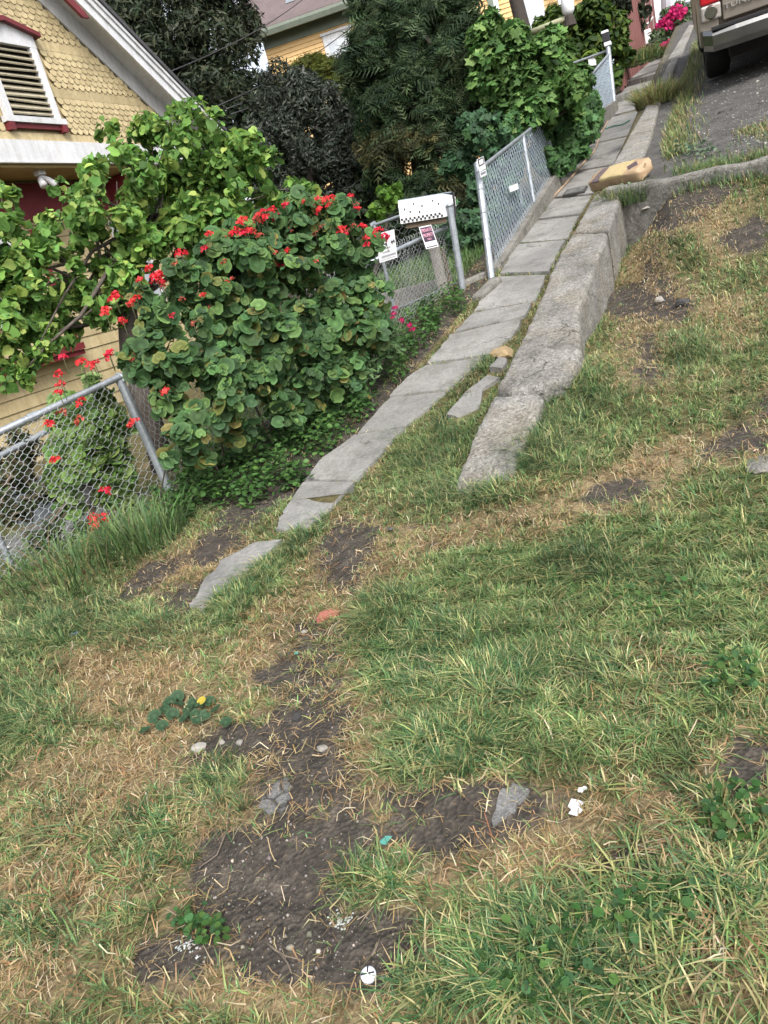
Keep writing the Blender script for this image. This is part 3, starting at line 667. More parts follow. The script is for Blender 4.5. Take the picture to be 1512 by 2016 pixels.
weeds('clover', 'small round clover leaves growing through the foreground grass', [(1450, 1620, 70, 60), (1150, 1850, 120, 50), (1010, 1900, 80, 60), (400, 1835, 55, 30), (1440, 1340, 60, 50), (1300, 1180, 80, 40), (1080, 1960, 140, 40), (1300, 1800, 90, 50)], 95, 0.011, WEED, 0.05)
weeds('low_weeds', 'low green weeds lining the fence side of the sidewalk', [(540, 920, 90, 34), (450, 950, 70, 34), (620, 872, 60, 30), (715, 790, 34, 40), (778, 725, 30, 40), (835, 655, 30, 36), (893, 603, 26, 22), (405, 985, 50, 26), (670, 830, 46, 30), (590, 870, 60, 30), (800, 690, 26, 32), (850, 632, 24, 30), (500, 905, 60, 34), (430, 920, 50, 34), (560, 865, 50, 30), (620, 835, 50, 28), (390, 945, 40, 34), (480, 985, 70, 20), (560, 955, 60, 18), (350, 1010, 40, 24)], 320, 0.018, np.array([[0.06, 0.14, 0.035], [0.085, 0.17, 0.045], [0.045, 0.10, 0.03]]), 0.15)
weeds('mallow_seedlings', 'grey green mallow weeds behind the cross wall', [(1360, 305, 50, 12), (1210, 400, 20, 16), (1250, 390, 40, 14)], 120, 0.024, np.array([[0.11, 0.17, 0.10], [0.14, 0.20, 0.13]]), 0.10)

# ================================================================ CHAIN LINK
def chain(bottom, top, pitch, r, name, material, parent, sag=0.0, skip=None):
    """interlocking zigzag wires between two polylines (functions of arc length share 0..1)"""
    L = np.linalg.norm(np.asarray(bottom(1.0)) - np.asarray(bottom(0.0)))
    nw = int(L / pitch); V = []; F = []; k3 = 3; cnt = 0
    side = unit(np.cross(np.asarray(bottom(1.0)) - np.asarray(bottom(0.0)), (0, 0, 1)))
    for i in range(nw):
        H = np.linalg.norm(np.asarray(top((i + .5) / nw)) - np.asarray(bottom((i + .5) / nw)))
        nk = max(3, int(H / pitch)); pts = []
        for k in range(nk + 1):
            right = (k + i) % 2
            for e in (-0.22, 0.22):                     # short flats where the wires hook round each other
                v = min(max((k + e) / nk, 0), 1); u = (i + right) / nw
                b, t = np.asarray(bottom(u)), np.asarray(top(u))
                wob = 0.006 * math.sin(i * 1.7 + k * 0.9) + sag * (vnoise(i * .13, k * .11) - .5)
                pts.append(b + (t - b) * v + side * (wob + (0.0016 if right else -0.0016)))
        pts = np.array(pts); m = len(pts)
        t = np.gradient(pts, axis=0); t /= np.linalg.norm(t, axis=1)[:, None] + 1e-9
        y = np.cross(t, side); y /= np.linalg.norm(y, axis=1)[:, None] + 1e-9
        ring = [pts + r * (math.cos(a) * side + math.sin(a) * y) for a in (0.5, 0.5 + 2.094, 0.5 + 4.189)]
        V.append(np.stack(ring, 1).reshape(-1, 3)); o = cnt + np.arange(m - 1)[:, None] * 3
        for j in range(3): F.append(o + np.array([[j, (j + 1) % 3, 3 + (j + 1) % 3, 3 + j]]))
        cnt += m * 3
    return link(name, np_mesh(name, np.concatenate(V), np.concatenate(F), material, smooth=True), parent, kind='stuff')
def lerp(a, b): a, b = np.asarray(a, float), np.asarray(b, float); return lambda u: a + (b - a) * u
def poly(pts):
    pts = np.asarray(pts, float); t = np.linspace(0, 1, len(pts)); return lambda u: np.array([np.interp(u, t, pts[:, k]) for k in range(3)])
def pipe(name, a, b, r, parent, matn='galv', k=12, cap=True): return MB().tube([np.asarray(a, float) * (1 - t) + np.asarray(b, float) * t for t in (0, .25, .5, .75, 1)], r, k).build(name, matn, parent, smooth=False)
def T3(x, y, dz=0): return np.array([x, y, float(terrain(x, y)) + dz])

# --- near fence on the left, with its leaning post
nf = empty('chain_link_fence', T3(-3.45, 3.6), label='sagging chain link fence with leaning grey post under the red geraniums', cat='fence')
post_b, post_t = at_x(345, 985, -3.45) - np.array([0, 0, .12]), at_x(236, 748, -3.5)
pipe('post', post_b, post_t, 0.030, nf)
rail = [at_x(-150, 930, -3.95), at_x(0, 850, -3.75), at_x(120, 795, -3.62), at_x(236, 742, -3.49), at_x(300, 716, -3.40)]
MB().tube(rail, 0.021, 10).build('top_rail', 'galv', nf, True)
ring = [post_t + np.array([0, 0, 0.004]) + 0.034 * (math.cos(a) * unit(rail[4] - rail[3]) * 0.0 + math.cos(a) * np.array([1, 0, 0]) + math.sin(a) * np.array([0, 0, 1])) for a in np.linspace(0, 2 * math.pi, 15)]
MB().tube(ring, 0.009, 6).build('rail_clamp', 'galv', nf, True)
MB().tube([rail[2] * .45 + rail[1] * .55, rail[2] * .6 + rail[1] * .4], 0.026, 10).build('rail_sleeve', 'galv', nf)
bots = [T3(-4.0, 1.4, 0.0), T3(-3.88, 1.9), T3(-3.76, 2.4), T3(-3.62, 2.95), T3(-3.47, 3.6), T3(-3.36, 4.0)]
tops = [at_x(-300, 1010, -4.15), at_x(-150, 925, -3.95), at_x(0, 845, -3.75), at_x(120, 790, -3.62), at_x(236, 738, -3.49), at_x(300, 712, -3.40)]
chain(poly(bots), poly(tops), 0.031, 0.0018, 'wire_mesh', 'wire', nf, sag=0.05)
b2 = [T3(-3.36, 4.0), T3(-3.1, 5.0), T3(-2.88, 5.9)]; t2 = [p + np.array([0, 0, .85]) for p in b2]
chain(poly(b2), poly(t2), 0.033, 0.002, 'wire_mesh', 'wire', nf, sag=0.04)
# second, lower pipe of the yard side
yp = empty('yard_handrail', at_x(0, 905, -4.6), label='grey pipe rail in the yard behind the left fence', cat='handrail')
pipe('rail', at_x(-120, 960, -4.7), at_x(125, 832, -4.5), 0.022, yp); pipe('post', at_x(-60, 930, -4.66), at_x(-60, 930, -4.66) - np.array([0, 0, 1.3]), 0.022, yp)

# --- fence panel with the mailbox
gb = at_h(910, 572, 1.70); gt = at_y(885, 405, gb[1])
gp = empty('chain_link_gate', gb, label='chain link gate panel below the white mailbox, hung on a grey post', cat='gate')
pipe('post', gb - np.array([0, 0, .15]), gt, 0.034, gp)
MB().tube([gt + np.array([0, 0, -.01]), gt + np.array([0, 0, .012]), gt + np.array([0, 0, .03])], [0.04, 0.038, 0.012], 12).build('post_cap', 'galv', gp, True)
for k, zf in enumerate((0.30, 0.50, 0.68)):
    c_ = gb + (gt - gb) * zf; MB().tube([c_ - np.array([0, 0, .012]), c_ + np.array([0, 0, .012])], 0.039, 12).build('hinge_band', 'galv', gp)
fr_b = [T3(-2.56, 7.3, .03), T3(-2.74, 6.6, .02), T3(-2.95, 5.75, .02)]
fr_t = [at_x(878, 448, -2.54), at_x(800, 483, -2.68), at_x(722, 520, -2.86)]
MB().tube(fr_t, 0.019, 10).build('top_rail', 'galv', gp, True)
ext = [p + np.array([0, 0, .03]) for p in fr_t]
chain(poly(fr_b), poly(ext), 0.030, 0.0019, 'wire_mesh', 'wire', gp, sag=0.06)
stub = MB()
for u in np.linspace(0, 1, 34):
    p = poly(ext)(u); stub.tube([p, p + np.array([.006, .004, .025]), p + np.array([-.004, -.004, .035])], 0.0026, 4)
stub.build('twisted_wire_ends', 'wire', gp, kind='stuff')
pipe('brace_rod', at_x(905, 555, -2.6), at_x(770, 612, -2.85), 0.008, gp)
bp = empty('back_fence_panel', at_y(800, 500, 7.75), label='wide mesh fence panel with thin pale rail behind the mailbox', cat='fence')
bt0, bt1 = at_y(737, 443, 7.75), at_y(882, 392, 7.62)
pipe('top_rail', bt0, bt1, 0.016, bp)
MB().tube([bt0 - np.array([.03, 0, .0]), bt0 + np.array([.02, 0, .02])], [0.03, 0.022], 10).build('rail_end', 'galv', bp)
chain(lerp(bt0 - np.array([0, 0, 1.05]), bt1 - np.array([0, 0, 0.95])), lerp(bt0, bt1), 0.048, 0.0016, 'wire_mesh', 'wire', bp)
pipe('post', bt0 - np.array([0, 0, 1.2]), bt0, 0.02, bp)

# --- wooden post carrying the mailbox
wp = empty('mailbox_post', at_y(878, 600, 7.38), label='weathered grey wooden post behind the mesh carrying the mailbox', cat='post')
wpt = at_y(846, 452, 7.40); wpb = at_y(884, 612, 7.30)
MB().bar(wpb - np.array([0, 0, .2]), wpt, 0.10, 0.045, (0, 1, 0)).build('board', 'grey_wood', wp, bevel=.004)
MB().bar(wpb + np.array([.075, .02, -.2]), wpt * .75 + wpb * .25 + np.array([.075, .02, 0]), 0.03, 0.03, (0, 1, 0)).build('stake', 'brown_wood', wp)

# --- mailbox
mbx = unit((0.93, 0.36, -0.10)); mbz = unit(np.array([0, 0, 1.0]) + 0.0 * mbx); mbz = unit(mbz - mbx * (mbz @ mbx)); mby = np.cross(mbz, mbx)
mo = at_d(789, 441, 7.75)
mailbox = empty('mailbox', mo, False, label='white mailbox with black checker band and little heart marks above the gate', cat='mailbox')
frame(mailbox, mo, mbx, mby, mbz)
ML, MW, MH = 0.50, 0.20, 0.115
prof = [(0, 0)] + [(MW / 2 - MW / 2 * math.cos(a), MH + 0.10 * math.sin(a)) for a in np.linspace(0, math.pi, 9)] + [(MW, 0)]
MB().prism([(0, y, z) for y, z in prof], (ML - 0.07, 0, 0)).build('body', 'plain_white', mailbox)
c0 = np.array([0, MW / 2, .09])
dpro = [np.array([0, y, z]) for y, z in prof]
MB().add([p + np.array([ML - 0.068, 0, 0]) + np.array([0, 0, 0]) for p in dpro] + [c0 + (p - c0) * 0.80 + np.array([ML + 0.03, 0, 0]) for p in dpro],
         [tuple(range(11)), tuple(range(11, 22))] + [(i, (i + 1) % 11, 11 + (i + 1) % 11, 11 + i) for i in range(11)]).build('door', 'plain_white', mailbox)
rp = [(MW * 0.42 + (y - MW * 0.42) * 1.06, z + .008) for y, z in prof[5:10]]
MB().prism([(-0.0, y, z) for y, z in rp] + [(-0.0, y, z - .008) for y, z in rp[::-1]], (ML + .03, 0, 0)).build('lid', 'blue_grey', mailbox)
MB().box((ML + 0.035, .0, -.01), (ML + 0.05, MW, .21)).build('flag_plate', 'ink', mailbox)
MB().box((ML + 0.051, .03, .08), (ML + 0.056, .12, .17)).build('number_tag', 'plain_white', mailbox)
MB().box((0.05, .03, -0.05), (ML - .05, MW - .03, -.004)).build('mount_board', 'brown_wood', mailbox)
chk = MB()
for i in range(20):
    for j in range(2):
        if (i + j) % 2: x0 = 0.008 + i * 0.0205; z0 = 0.006 + j * 0.0205; chk.box((x0, -.0035, z0), (x0 + .0205, -.0005, z0 + .0205))
chk.build('checker_band', 'ink', mailbox)
dots = MB()
for x, z in ((.05, .12), (.14, .155), (.22, .125), (.33, .155), (.38, .12), (.10, .09), (.19, .075)):
    yy = 0.0 if z < MH else MW / 2 - MW / 2 * math.sqrt(max(0, 1 - ((z - MH) / .10) ** 2))
    dots.box((x, yy - .004, z), (x + .014, yy + .01, z + .016)); dots.box((x + .004, yy - .0042, z - .007), (x + .010, yy + .01, z))
dots.box((ML - .03, -.004, .05), (ML - .008, 0.002, .075))
dots.build('heart_marks', 'ink', mailbox, kind='stuff')

# --- signs on the gate
def sign(name, corners, label, cat='sign', board='plain_white'):
    """corners: top-left, top-right, bottom-left in world; returns frame empty with x right, y up, origin at centre"""
    tl, tr, bl = (np.asarray(c, float) for c in corners)
    x = unit(tr - tl); y = unit(tl - bl); z = unit(np.cross(x, y)); y = np.cross(z, x)
    W, H = np.linalg.norm(tr - tl), np.linalg.norm(tl - bl); o = (tr + bl) / 2
    e = empty(name, o, False, label=label, cat=cat); frame(e, o, x, y, z)
    MB().box((-W / 2, -H / 2, -.003), (W / 2, H / 2, 0)).build('board', board, e)
    return e, W, H
def put(e, me, name, x, y, z=0.0015, rot=0, sx=1, sy=1):
    o = link(name, me, e); o.location = (x, y, z); o.rotation_euler = (0, 0, rot); o.scale = (sx, sy, 1); return o
dsg, W, H = sign('dog_sign', [at_x(733, 466, -2.68), at_x(769, 456, -2.60), at_x(755, 513, -2.68)], 'slanted white notice with dog shapes and faint lettering on the gate mesh')
ink = MB()
for k in range(6):                                                                 # two small dog silhouettes
    pass
ink.prism([(W * .22, H * .10, .001), (W * .30, H * .16, .001), (W * .34, H * .10, .001), (W * .30, H * .0, .001)], (0, 0, .001))
ink.prism([(W * .34, H * .12, .001), (W * .42, H * .18, .001), (W * .44, H * .08, .001), (W * .40, H * .02, .001)], (0, 0, .001))
ink.prism([(-W * .10, H * .12, .001), (-W * .02, H * .14, .001), (-W * .01, H * .02, .001), (-W * .07, H * .02, .001)], (0, 0, .001))
ink.build('dog_silhouettes', 'ink', dsg, kind='stuff')
g = MB()
for row, (y0, hh, x0, x1) in enumerate(((-.06, .07, -.34, .18), (-.19, .06, -.28, .12), (-.33, .09, -.36, .40), (-.43, .025, -.40, .40))):
    x = x0
    while x < x1:
        ww = random.uniform(.03, .06); g.box((W * x, H * (y0 - hh / 2 * random.uniform(.6, 1)), .0008), (W * (x + ww * .6), H * (y0 + hh / 2 * random.uniform(.5, 1)), .0016)); x += ww
g.build('lettering', 'grey_ink', dsg)
psg, W, H = sign('private_property_sign', [at_x(831, 448, -2.56), at_x(855, 443, -2.50), at_x(833, 490, -2.56)], 'small black and white PRIVATE PROPERTY sign with pink letters on the gate')
MB().box((-W * .44, -H * .20, .0004), (W * .44, H * .45, .0012)).build('black_panel', 'purple_ink', psg)
MB().box((-W * .44, -H * .46, .0004), (W * .44, -H * .42, .0012)).build('bottom_band', 'ink', psg)
MB().box((-W * .44, -H * .40, .0004), (W * .44, -H * .23, .0012)).build('pale_panel', 'pale_ink', psg)
for t_, y_ in (('PRIVATE', .30), ('PROPERTY', .08), ('NO', -.10)):
    me = text_mesh(t_, 1.0, 'pink_ink', 0.0006); ws = max(v.co.x for v in me.vertices) * 2
    o = put(psg, me, 'lettering', 0, H * y_, .0018); k = W * .80 / ws if t_ != 'NO' else W * .2; o.scale = (k, H * .22 if t_ != 'NO' else H * .12, 1)

# --- fence along the sidewalk on its low kerb
f2 = empty('sidewalk_fence', at_x(968, 556, -2.2), label='tight grey chain link fence standing on a low kerb beside the sidewalk', cat='fence')
p0b, p0t = at_x(968, 560, -2.2) - np.array([0, 0, .1]), at_x(940, 322, -2.26)
pipe('post', p0b, p0t, 0.037, f2)
MB().tube([p0t - np.array([0, 0, .03]), p0t + np.array([0, 0, .0]), p0t + np.array([0, 0, .02])], [0.043, 0.043, 0.02], 12).build('post_cap', 'galv', f2)
for zf in (.42, .62, .80, .93):
    c_ = p0b + (p0t - p0b) * zf; MB().tube([c_ - np.array([0, 0, .01]), c_ + np.array([0, 0, .01])], 0.042, 12).build('post_band', 'galv', f2)
r0, r1 = at_x(945, 332, -2.25), at_x(1053, 247, -2.30); r2 = r0 + (r1 - r0) * 1.25
pipe('top_rail', r0, r2, 0.020, f2)
k0, k1 = at_x(975, 520, -2.24), at_x(1084, 347, -2.27); k2 = k0 + (k1 - k0) * 1.18
chain(lerp(k0, k2), lerp(r0, k2 + (r1 - k1)), 0.034, 0.0022, 'wire_mesh', 'wire_blue', f2)
pb = k0 + (k1 - k0) * .63; pt = r0 + (r1 - r0) * .72
pipe('post', pb, pt, 0.026, f2)
pipe('post', k0 + (k2 - k0) * .98, k0 + (k2 - k0) * .98 + (r1 - k1), 0.026, f2)
gk = empty('fence_stake', pb, label='short broad grey plank leaning behind the sidewalk fence mesh', cat='plank')
MB().bar(pb + np.array([-.10, -.25, 0]), at_x(1017, 326, -2.42), 0.07, 0.02, (1, 0, 0)).build('plank', 'galv', gk)
kk = empty('fence_kerb', k0, label='low concrete kerb under the sidewalk fence', cat='kerb')
d_k = unit(k2 - k0); side = np.array([0.07, 0, 0])
e0 = k0 - d_k * .12; e1 = k2
MB().prism([e0 + side, e0 - side, e0 - side - (0, 0, .42), e0 + side - (0, 0, .42)], e1 - e0).build('kerb_block', 'kerb_concrete', kk, bevel=.008)
gro = MB()
for i in range(60):
    p = e0 + (e1 - e0) * (i + .5) / 60 + side; gro.box(p + np.array([0, -.022, -.24]), p + np.array([.008, .022, -.012]))
gro.build('form_board_ribs', 'kerb_concrete', kk, kind='stuff')
for nm, a, b, c, lb in (('fence_notice', (938, 315), (951, 308), (945, 338), 'small black bordered notice clipped to the top of the fence post'), ('fence_notice', (944, 340), (956, 334), (947, 350), 'tiny white tag just below the notice on the fence post'), ('fence_notice', (1002, 367), (1019, 361), (1005, 378), 'blank white tag hanging mid way on the sidewalk fence mesh')):
    X_ = -2.20; s_e, W, H = sign(nm, [at_x(*a, X_), at_x(*b, X_), at_x(*c, X_)], lb)
    if 'black' in lb:
        MB().box((-W * .42, -H * .10, .0004), (W * .42, H * .46, .001)).build('black_border', 'ink', s_e); MB().box((-W * .3, -H * .02, .0008), (W * .3, H * .36, .002)).build('white_panel', 'plain_white', s_e)
    if 'tiny' in lb: MB().box((-W * .4, -H * .1, .0004), (W * .4, H * .3, .001)).build('print', 'grey_ink', s_e)

# --- far fence with solar lamp
f3 = empty('upper_fence', at_x(1213, 206, -2.55), label='pale blue grey chain link fence farther up the sidewalk', cat='fence')
a0, a1 = at_x(1163, 236, -2.5), at_x(1209, 205, -2.5); c0, c1 = at_x(1160, 152, -2.5), at_x(1199, 106, -2.5)
a00 = a0 - (a1 - a0) * .3; c00 = c0 - (c1 - c0) * .3
chain(lerp(a00, a1), lerp(c00, c1), 0.055, 0.006, 'wire_mesh', 'wire_blue', f3)
pipe('top_rail', c00, c1, .03, f3); pipe('post', a1 - np.array([0, 0, .2]), c1 + np.array([0, 0, .15]), .06, f3)
MB().bar(a00 - np.array([0, 0, .1]), a1 - np.array([0, 0, .1]), .2, .35).build('kerb_block', 'kerb_concrete', f3)
cr_a = at_y(1113, 130, 23.6); pipe('cross_rail', cr_a, c1 + np.array([0, .1, .1]), .03, f3)
sl = empty('solar_lamp', c1 + np.array([0, 0, .3]), label='black and white solar lamp on top of the upper fence post', cat='lamp')
pc = c1 + np.array([0, 0, .2])
MB().box(pc + np.array([-.09, -.08, -.02]), pc + np.array([.09, .08, .08])).build('base', 'plain_white', sl, bevel=.02)
MB().box(pc + np.array([-.11, -.08, .09]), pc + np.array([.07, .08, .30])).build('panel', 'ink', sl, bevel=.01)
MB().box(pc + np.array([-.12, -.09, .29]), pc + np.array([.06, .08, .35])).build('hood', 'plain_white', sl, bevel=.01)
ws = empty('fence_paddle', at_y(1165, 128, 23.5), label='white rounded paddle sign on the cross rail above the ivy', cat='sign')
pw = [at_y(x, y, 23.5) for x, y in ((1159, 130), (1158, 117), (1163, 111), (1169, 112), (1173, 118), (1174, 128))]
MB().prism(pw, (0, .03, 0)).build('board', 'plain_white', ws)

# --- red board fence farther up
rf = empty('red_board_fence', at_x(1232, 165, -2.5), label='dark red vertical board fence at the top of the sidewalk', cat='fence')
nb = 34
for i in range(nb):
    t = i / nb; y = 26.3 + t * 17; x = -2.62 + 0.25 * t
    zb = float(path_z(y)) + 0.25; hh = 1.95 + 0.55 * (i >= 14) + rng.normal(0, .03)
    MB().obox((x + rng.normal(0, .012), y, zb + hh / 2), (.012, 0, 0), (0, .24, .0), (0, 0, hh / 2)).build('board', 'red_wood', rf)
MB().bar((-2.7, 26.3, path_z(26.3) + .8), (-2.45, 43, path_z(43) + .8), .05, .1).build('rail', 'red_wood', rf)
bh = empty('birdhouse_mailbox', at_x(1276, 64, -2.42), label='small white birdhouse mailbox hanging on a white bracket of the red fence', cat='lantern')  # white birdhouse-style mailbox on the red fence, gives no light
q = at_x(1274, 66, -2.38)
MB().box(q + np.array([-.16, -.2, -.4]), q + np.array([.16, .2, .12])).build('housing', 'plain_white', bh, bevel=.04)
MB().tube([q + np.array([-.2, 0, .8]), q + np.array([-.18, 0, .3]), q + np.array([.1, 0, .34]), q + np.array([.3, 0, .5])], .04, 6).build('bracket', 'plain_white', bh)

# ================================================================ HOSES
def ground_hose(name, pts, r, matn, label):
    P3 = [at_h(x, y, 1.70) + np.array([0, 0, 0.03 + r]) for x, y in pts]
    t = np.linspace(0, 1, len(P3)); tt = np.linspace(0, 1, len(P3) * 5); A = np.array(P3)
    S = np.stack([np.interp(tt, t, A[:, k]) for k in range(3)], 1)
    for _ in range(3): S[1:-1] = (S[:-2] + 2 * S[1:-1] + S[2:]) / 4
    o = MB().tube(S, r, 8).build(name, matn, None, True, label=label, cat='hose'); return o
ground_hose('garden_hose', [(1070, 414), (1085, 400), (1108, 375), (1130, 350), (1150, 325), (1168, 308), (1176, 290), (1182, 270), (1196, 245), (1206, 225), (1211, 207)], 0.016, 'hose_tan', 'tan garden hose running up the left edge of the sidewalk')
ground_hose('green_hose', [(1192, 258), (1205, 253), (1225, 250), (1240, 241)], 0.014, 'hose_green', 'thin green hose lying across the sidewalk')

# ================================================================ CEMENT BAG
ba, bb = at_h(1174, 372, 1.40), at_h(1274, 350, 1.36)
bag = empty('cement_bag', (ba + bb) / 2, False, label='full brown paper cement bag with yellow panel lying across the wall gap', cat='bag')
bx_ = unit(bb - ba); bz_ = unit(np.array([.1, -.75, 1.0]) - bx_ * (np.array([.1, -.75, 1.0]) @ bx_)); by_ = np.cross(bz_, bx_)
BL = np.linalg.norm(bb - ba); frame(bag, (ba + bb) / 2 + np.array([0, 0, .085]), bx_, by_, bz_)
def bag_mat():
    m, n, b, o = _new('kraft')
    S = n.nodes.new('ShaderNodeSeparateXYZ'); n.links.new(_coord(n), S.inputs[0])
    kraft = _ramp(n, _noise(n, _coord(n), 9, 5), [(0.3, (0.24, 0.165, 0.095)), (0.7, (0.33, 0.235, 0.14))])
    def band(v, lo, hi):
        a = n.nodes.new('ShaderNodeMath'); a.operation = 'GREATER_THAN'; n.links.new(v, a.inputs[0]); a.inputs[1].default_value = lo
        c = n.nodes.new('ShaderNodeMath'); c.operation = 'LESS_THAN'; n.links.new(v, c.inputs[0]); c.inputs[1].default_value = hi
        p = n.nodes.new('ShaderNodeMath'); p.operation = 'MULTIPLY'; n.links.new(a.outputs[0], p.inputs[0]); n.links.new(c.outputs[0], p.inputs[1]); return p.outputs[0]
    def both(a, c):
        p = n.nodes.new('ShaderNodeMath'); p.operation = 'MULTIPLY'; n.links.new(a, p.inputs[0]); n.links.new(c, p.inputs[1]); return p.outputs[0]
    top = band(S.outputs[2], 0.045, 1)
    col = _mix(n, both(band(S.outputs[0], -BL * .22, BL * .24), top), kraft, (0.37, 0.295, 0.15))
    v = n.nodes.new('ShaderNodeTexBrick'); v.inputs['Scale'].default_value = 38; v.inputs['Color1'].default_value = (0.045, 0.03, 0.04, 1); v.inputs['Color2'].default_value = (0.07, 0.05, 0.06, 1); v.inputs['Mortar'].default_value = (0.30, 0.24, 0.20, 1); v.inputs['Mortar Size'].default_value = 0.018; n.links.new(_coord(n), v.inputs[0])
    col = _mix(n, both(band(S.outputs[0], -BL * .40, -BL * .23), top), col, v.outputs[0])
    ab = n.nodes.new('ShaderNodeMath'); ab.operation = 'ABSOLUTE'; n.links.new(S.outputs[1], ab.inputs[0])
    sx = n.nodes.new('ShaderNodeMath'); sx.operation = 'SUBTRACT'; n.links.new(S.outputs[0], sx.inputs[0]); sx.inputs[1].default_value = BL * .30
    ax = n.nodes.new('ShaderNodeMath'); ax.operation = 'ABSOLUTE'; n.links.new(sx.outputs[0], ax.inputs[0])
    ad = n.nodes.new('ShaderNodeMath'); ad.operation = 'ADD'; n.links.new(ab.outputs[0], ad.inputs[0]); n.links.new(ax.outputs[0], ad.inputs[1])
    col = _mix(n, both(band(ad.outputs[0], -1, .075), top), col, (0.07, 0.045, 0.05))
    n.links.new(col, b.inputs['Base Color']); b.inputs['Roughness'].default_value = 0.7; _bump(n, b, _noise(n, _coord(n), 14, 4), 0.5, .02)
bag_mat()
nx, na = 30, 28; V = []
for i in range(nx):
    t = i / (nx - 1) * 2 - 1; x = t * BL / 2; end = (1 - abs(t) ** 26) ** .5 if abs(t) < 1 else 0
    for j in range(na):
        a = 2 * math.pi * j / na; cw, sw = math.cos(a), math.sin(a); q = 0.30
        y = 0.125 * (abs(cw) ** q) * math.copysign(1, cw) * (0.72 + .28 * end); z = 0.070 * (abs(sw) ** q) * math.copysign(1, sw) * (0.55 + .45 * end)
        wr = 0.03 * (vnoise(t * 4 + 9, a * 2.5) - .5) + 0.02 * abs(math.sin(7 * t + 2 * a)) + 0.05 * (vnoise(t * 9 + 3, a * 5) - .5)
        V.append((x + (0.02 * math.sin(3 * a) if abs(t) > .95 else 0), y * (1 + wr), z * (1 + 2 * wr) + .010 * math.cos(2.2 * t)))
F = [(i * na + j, i * na + (j + 1) % na, (i + 1) * na + (j + 1) % na, (i + 1) * na + j) for i in range(nx - 1) for j in range(na)] + [tuple(range(na)), tuple(range((nx - 1) * na, nx * na))]
MB().add(V, F).build('sack', 'kraft', bag, True)
for sgn in (-1, 1):
    MB().prism([(sgn * BL / 2 * 0.985, -.11, -.045), (sgn * (BL / 2 + .012), -.11, -.05), (sgn * (BL / 2 + .02), 0.0, .045), (sgn * BL / 2 * .985, .02, .05)], (0, .012, .012)).build('end_fold', 'kraft', bag)

# ================================================================ LEFT HOUSE (yellow gable)
XW = -9.0; RS = 0.7214; GC = 9.28; RA = np.array([-9.0, 10.471, 4.681])
rd = unit((0, 1, -RS)); rn = unit((0, RS, 1)); ld = unit((0, -1, -RS)); ln = unit((0, -RS, 1))
apex = np.array([XW, GC, RA[2] + RS * (RA[1] - GC)])
house = empty('shingled_house', (-9.3, 9, -1.9), label='yellow shingled gable house with white trim and louvered attic vent at left', cat='house')
zg = 2.86; yr = GC + (apex[2] - zg) / RS; yl = 2 * GC - yr
MB().prism([(XW - .02, yl, zg), (XW - .02, yr, zg), (XW - .02, GC, apex[2])], (-.15, 0, 0)).build('gable_wall', 'yellow_shingle', house)
VY0, VY1, VZ0, VZ1 = 8.72, 9.86, 3.02, 4.40
def sh_mesh(kind):
    wv = .059; top = .115
    if kind == 'round': pts = [(-wv, top), (-wv, .045)] + [(-wv * math.cos(a), .045 - .045 * math.sin(a)) for a in np.linspace(.35, math.pi - .35, 6)] + [(wv, .045), (wv, top)]
    else: pts = [(-wv, top), (-wv, .042), (-wv * .45, 0.0), (wv * .45, 0.0), (wv, .042), (wv, top)]
    m = MB(); n = len(pts); tp = lambda y, z, o: (0.026 - .14 * z + o, y, z)
    m.add([tp(y, z, 0) for y, z in pts] + [tp(y, z, -.012) for y, z in pts], [tuple(range(n)), tuple(range(n, 2 * n))[::-1]] + [(i, (i + 1) % n, n + (i + 1) % n, n + i) for i in range(n)])
    return m.mesh('shingle', 'yellow_shingle')
sm = {'round': sh_mesh('round'), 'hex': sh_mesh('hex')}
spots = []; bands = []
z = zg + 0.02; bands.append((zg, .115)); z += .10; row = 0
while z < apex[2] - .1:
    for k in range(6):
        kind = 'hex' if k < 3 else 'round'
        half = (apex[2] - z - .06) / RS; off = .0625 * (row % 2)
        for j in range(-40, 41):
            y = GC + j * .125 + off
            if abs(y - GC) > half - .03: continue
            if VY0 - .05 < y < VY1 + .05 and VZ0 - .08 < z < VZ1 - abs(y - GC) * .5: continue
            spots.append((y + rng.normal(0, .002), z + rng.normal(0, .0025), kind))
        z += .085; row += 1
    bands.append((z + .01, .15)); z += .15
def infr(y, z):
    a, b = proj(np.array([[XW, y, z]])); return -40 < a[0] < 420 and -40 < b[0] < 330
spots.sort(key=lambda s: (not infr(s[0], s[1]), abs(s[0] - 9.8)))
rest = MB()
for i, (y, z, kind) in enumerate(spots):
    if i < 300 and infr(y, z):
        o = link('shingle', sm[kind], house); o.location = (XW, y, z); o.rotation_euler = (rng.normal(0, .012), 0, 0)
    else:
        me = sm[kind]; rest.add([(v.co.x + XW, v.co.y + y, v.co.z + z) for v in me.vertices], [tuple(p.vertices) for p in me.polygons])
if rest.v: rest.build('shingle', 'yellow_shingle', house, kind='stuff')
for zb, h in bands:
    half = (apex[2] - zb - h) / RS
    if half > .3:
        if VZ0 - .1 < zb < VZ1 - .1:
            for a, b in ((GC - half, VY0), (VY1, GC + half)): MB().prism([(XW, a, zb), (XW, b, zb), (XW, b, zb + h), (XW, a, zb + h)], (.016, 0, 0)).build('band_board', 'yellow_shingle', house)
        else: MB().box((XW, GC - half, zb), (XW + .016, GC + half, zb + h)).build('band_board', 'yellow_shingle', house)
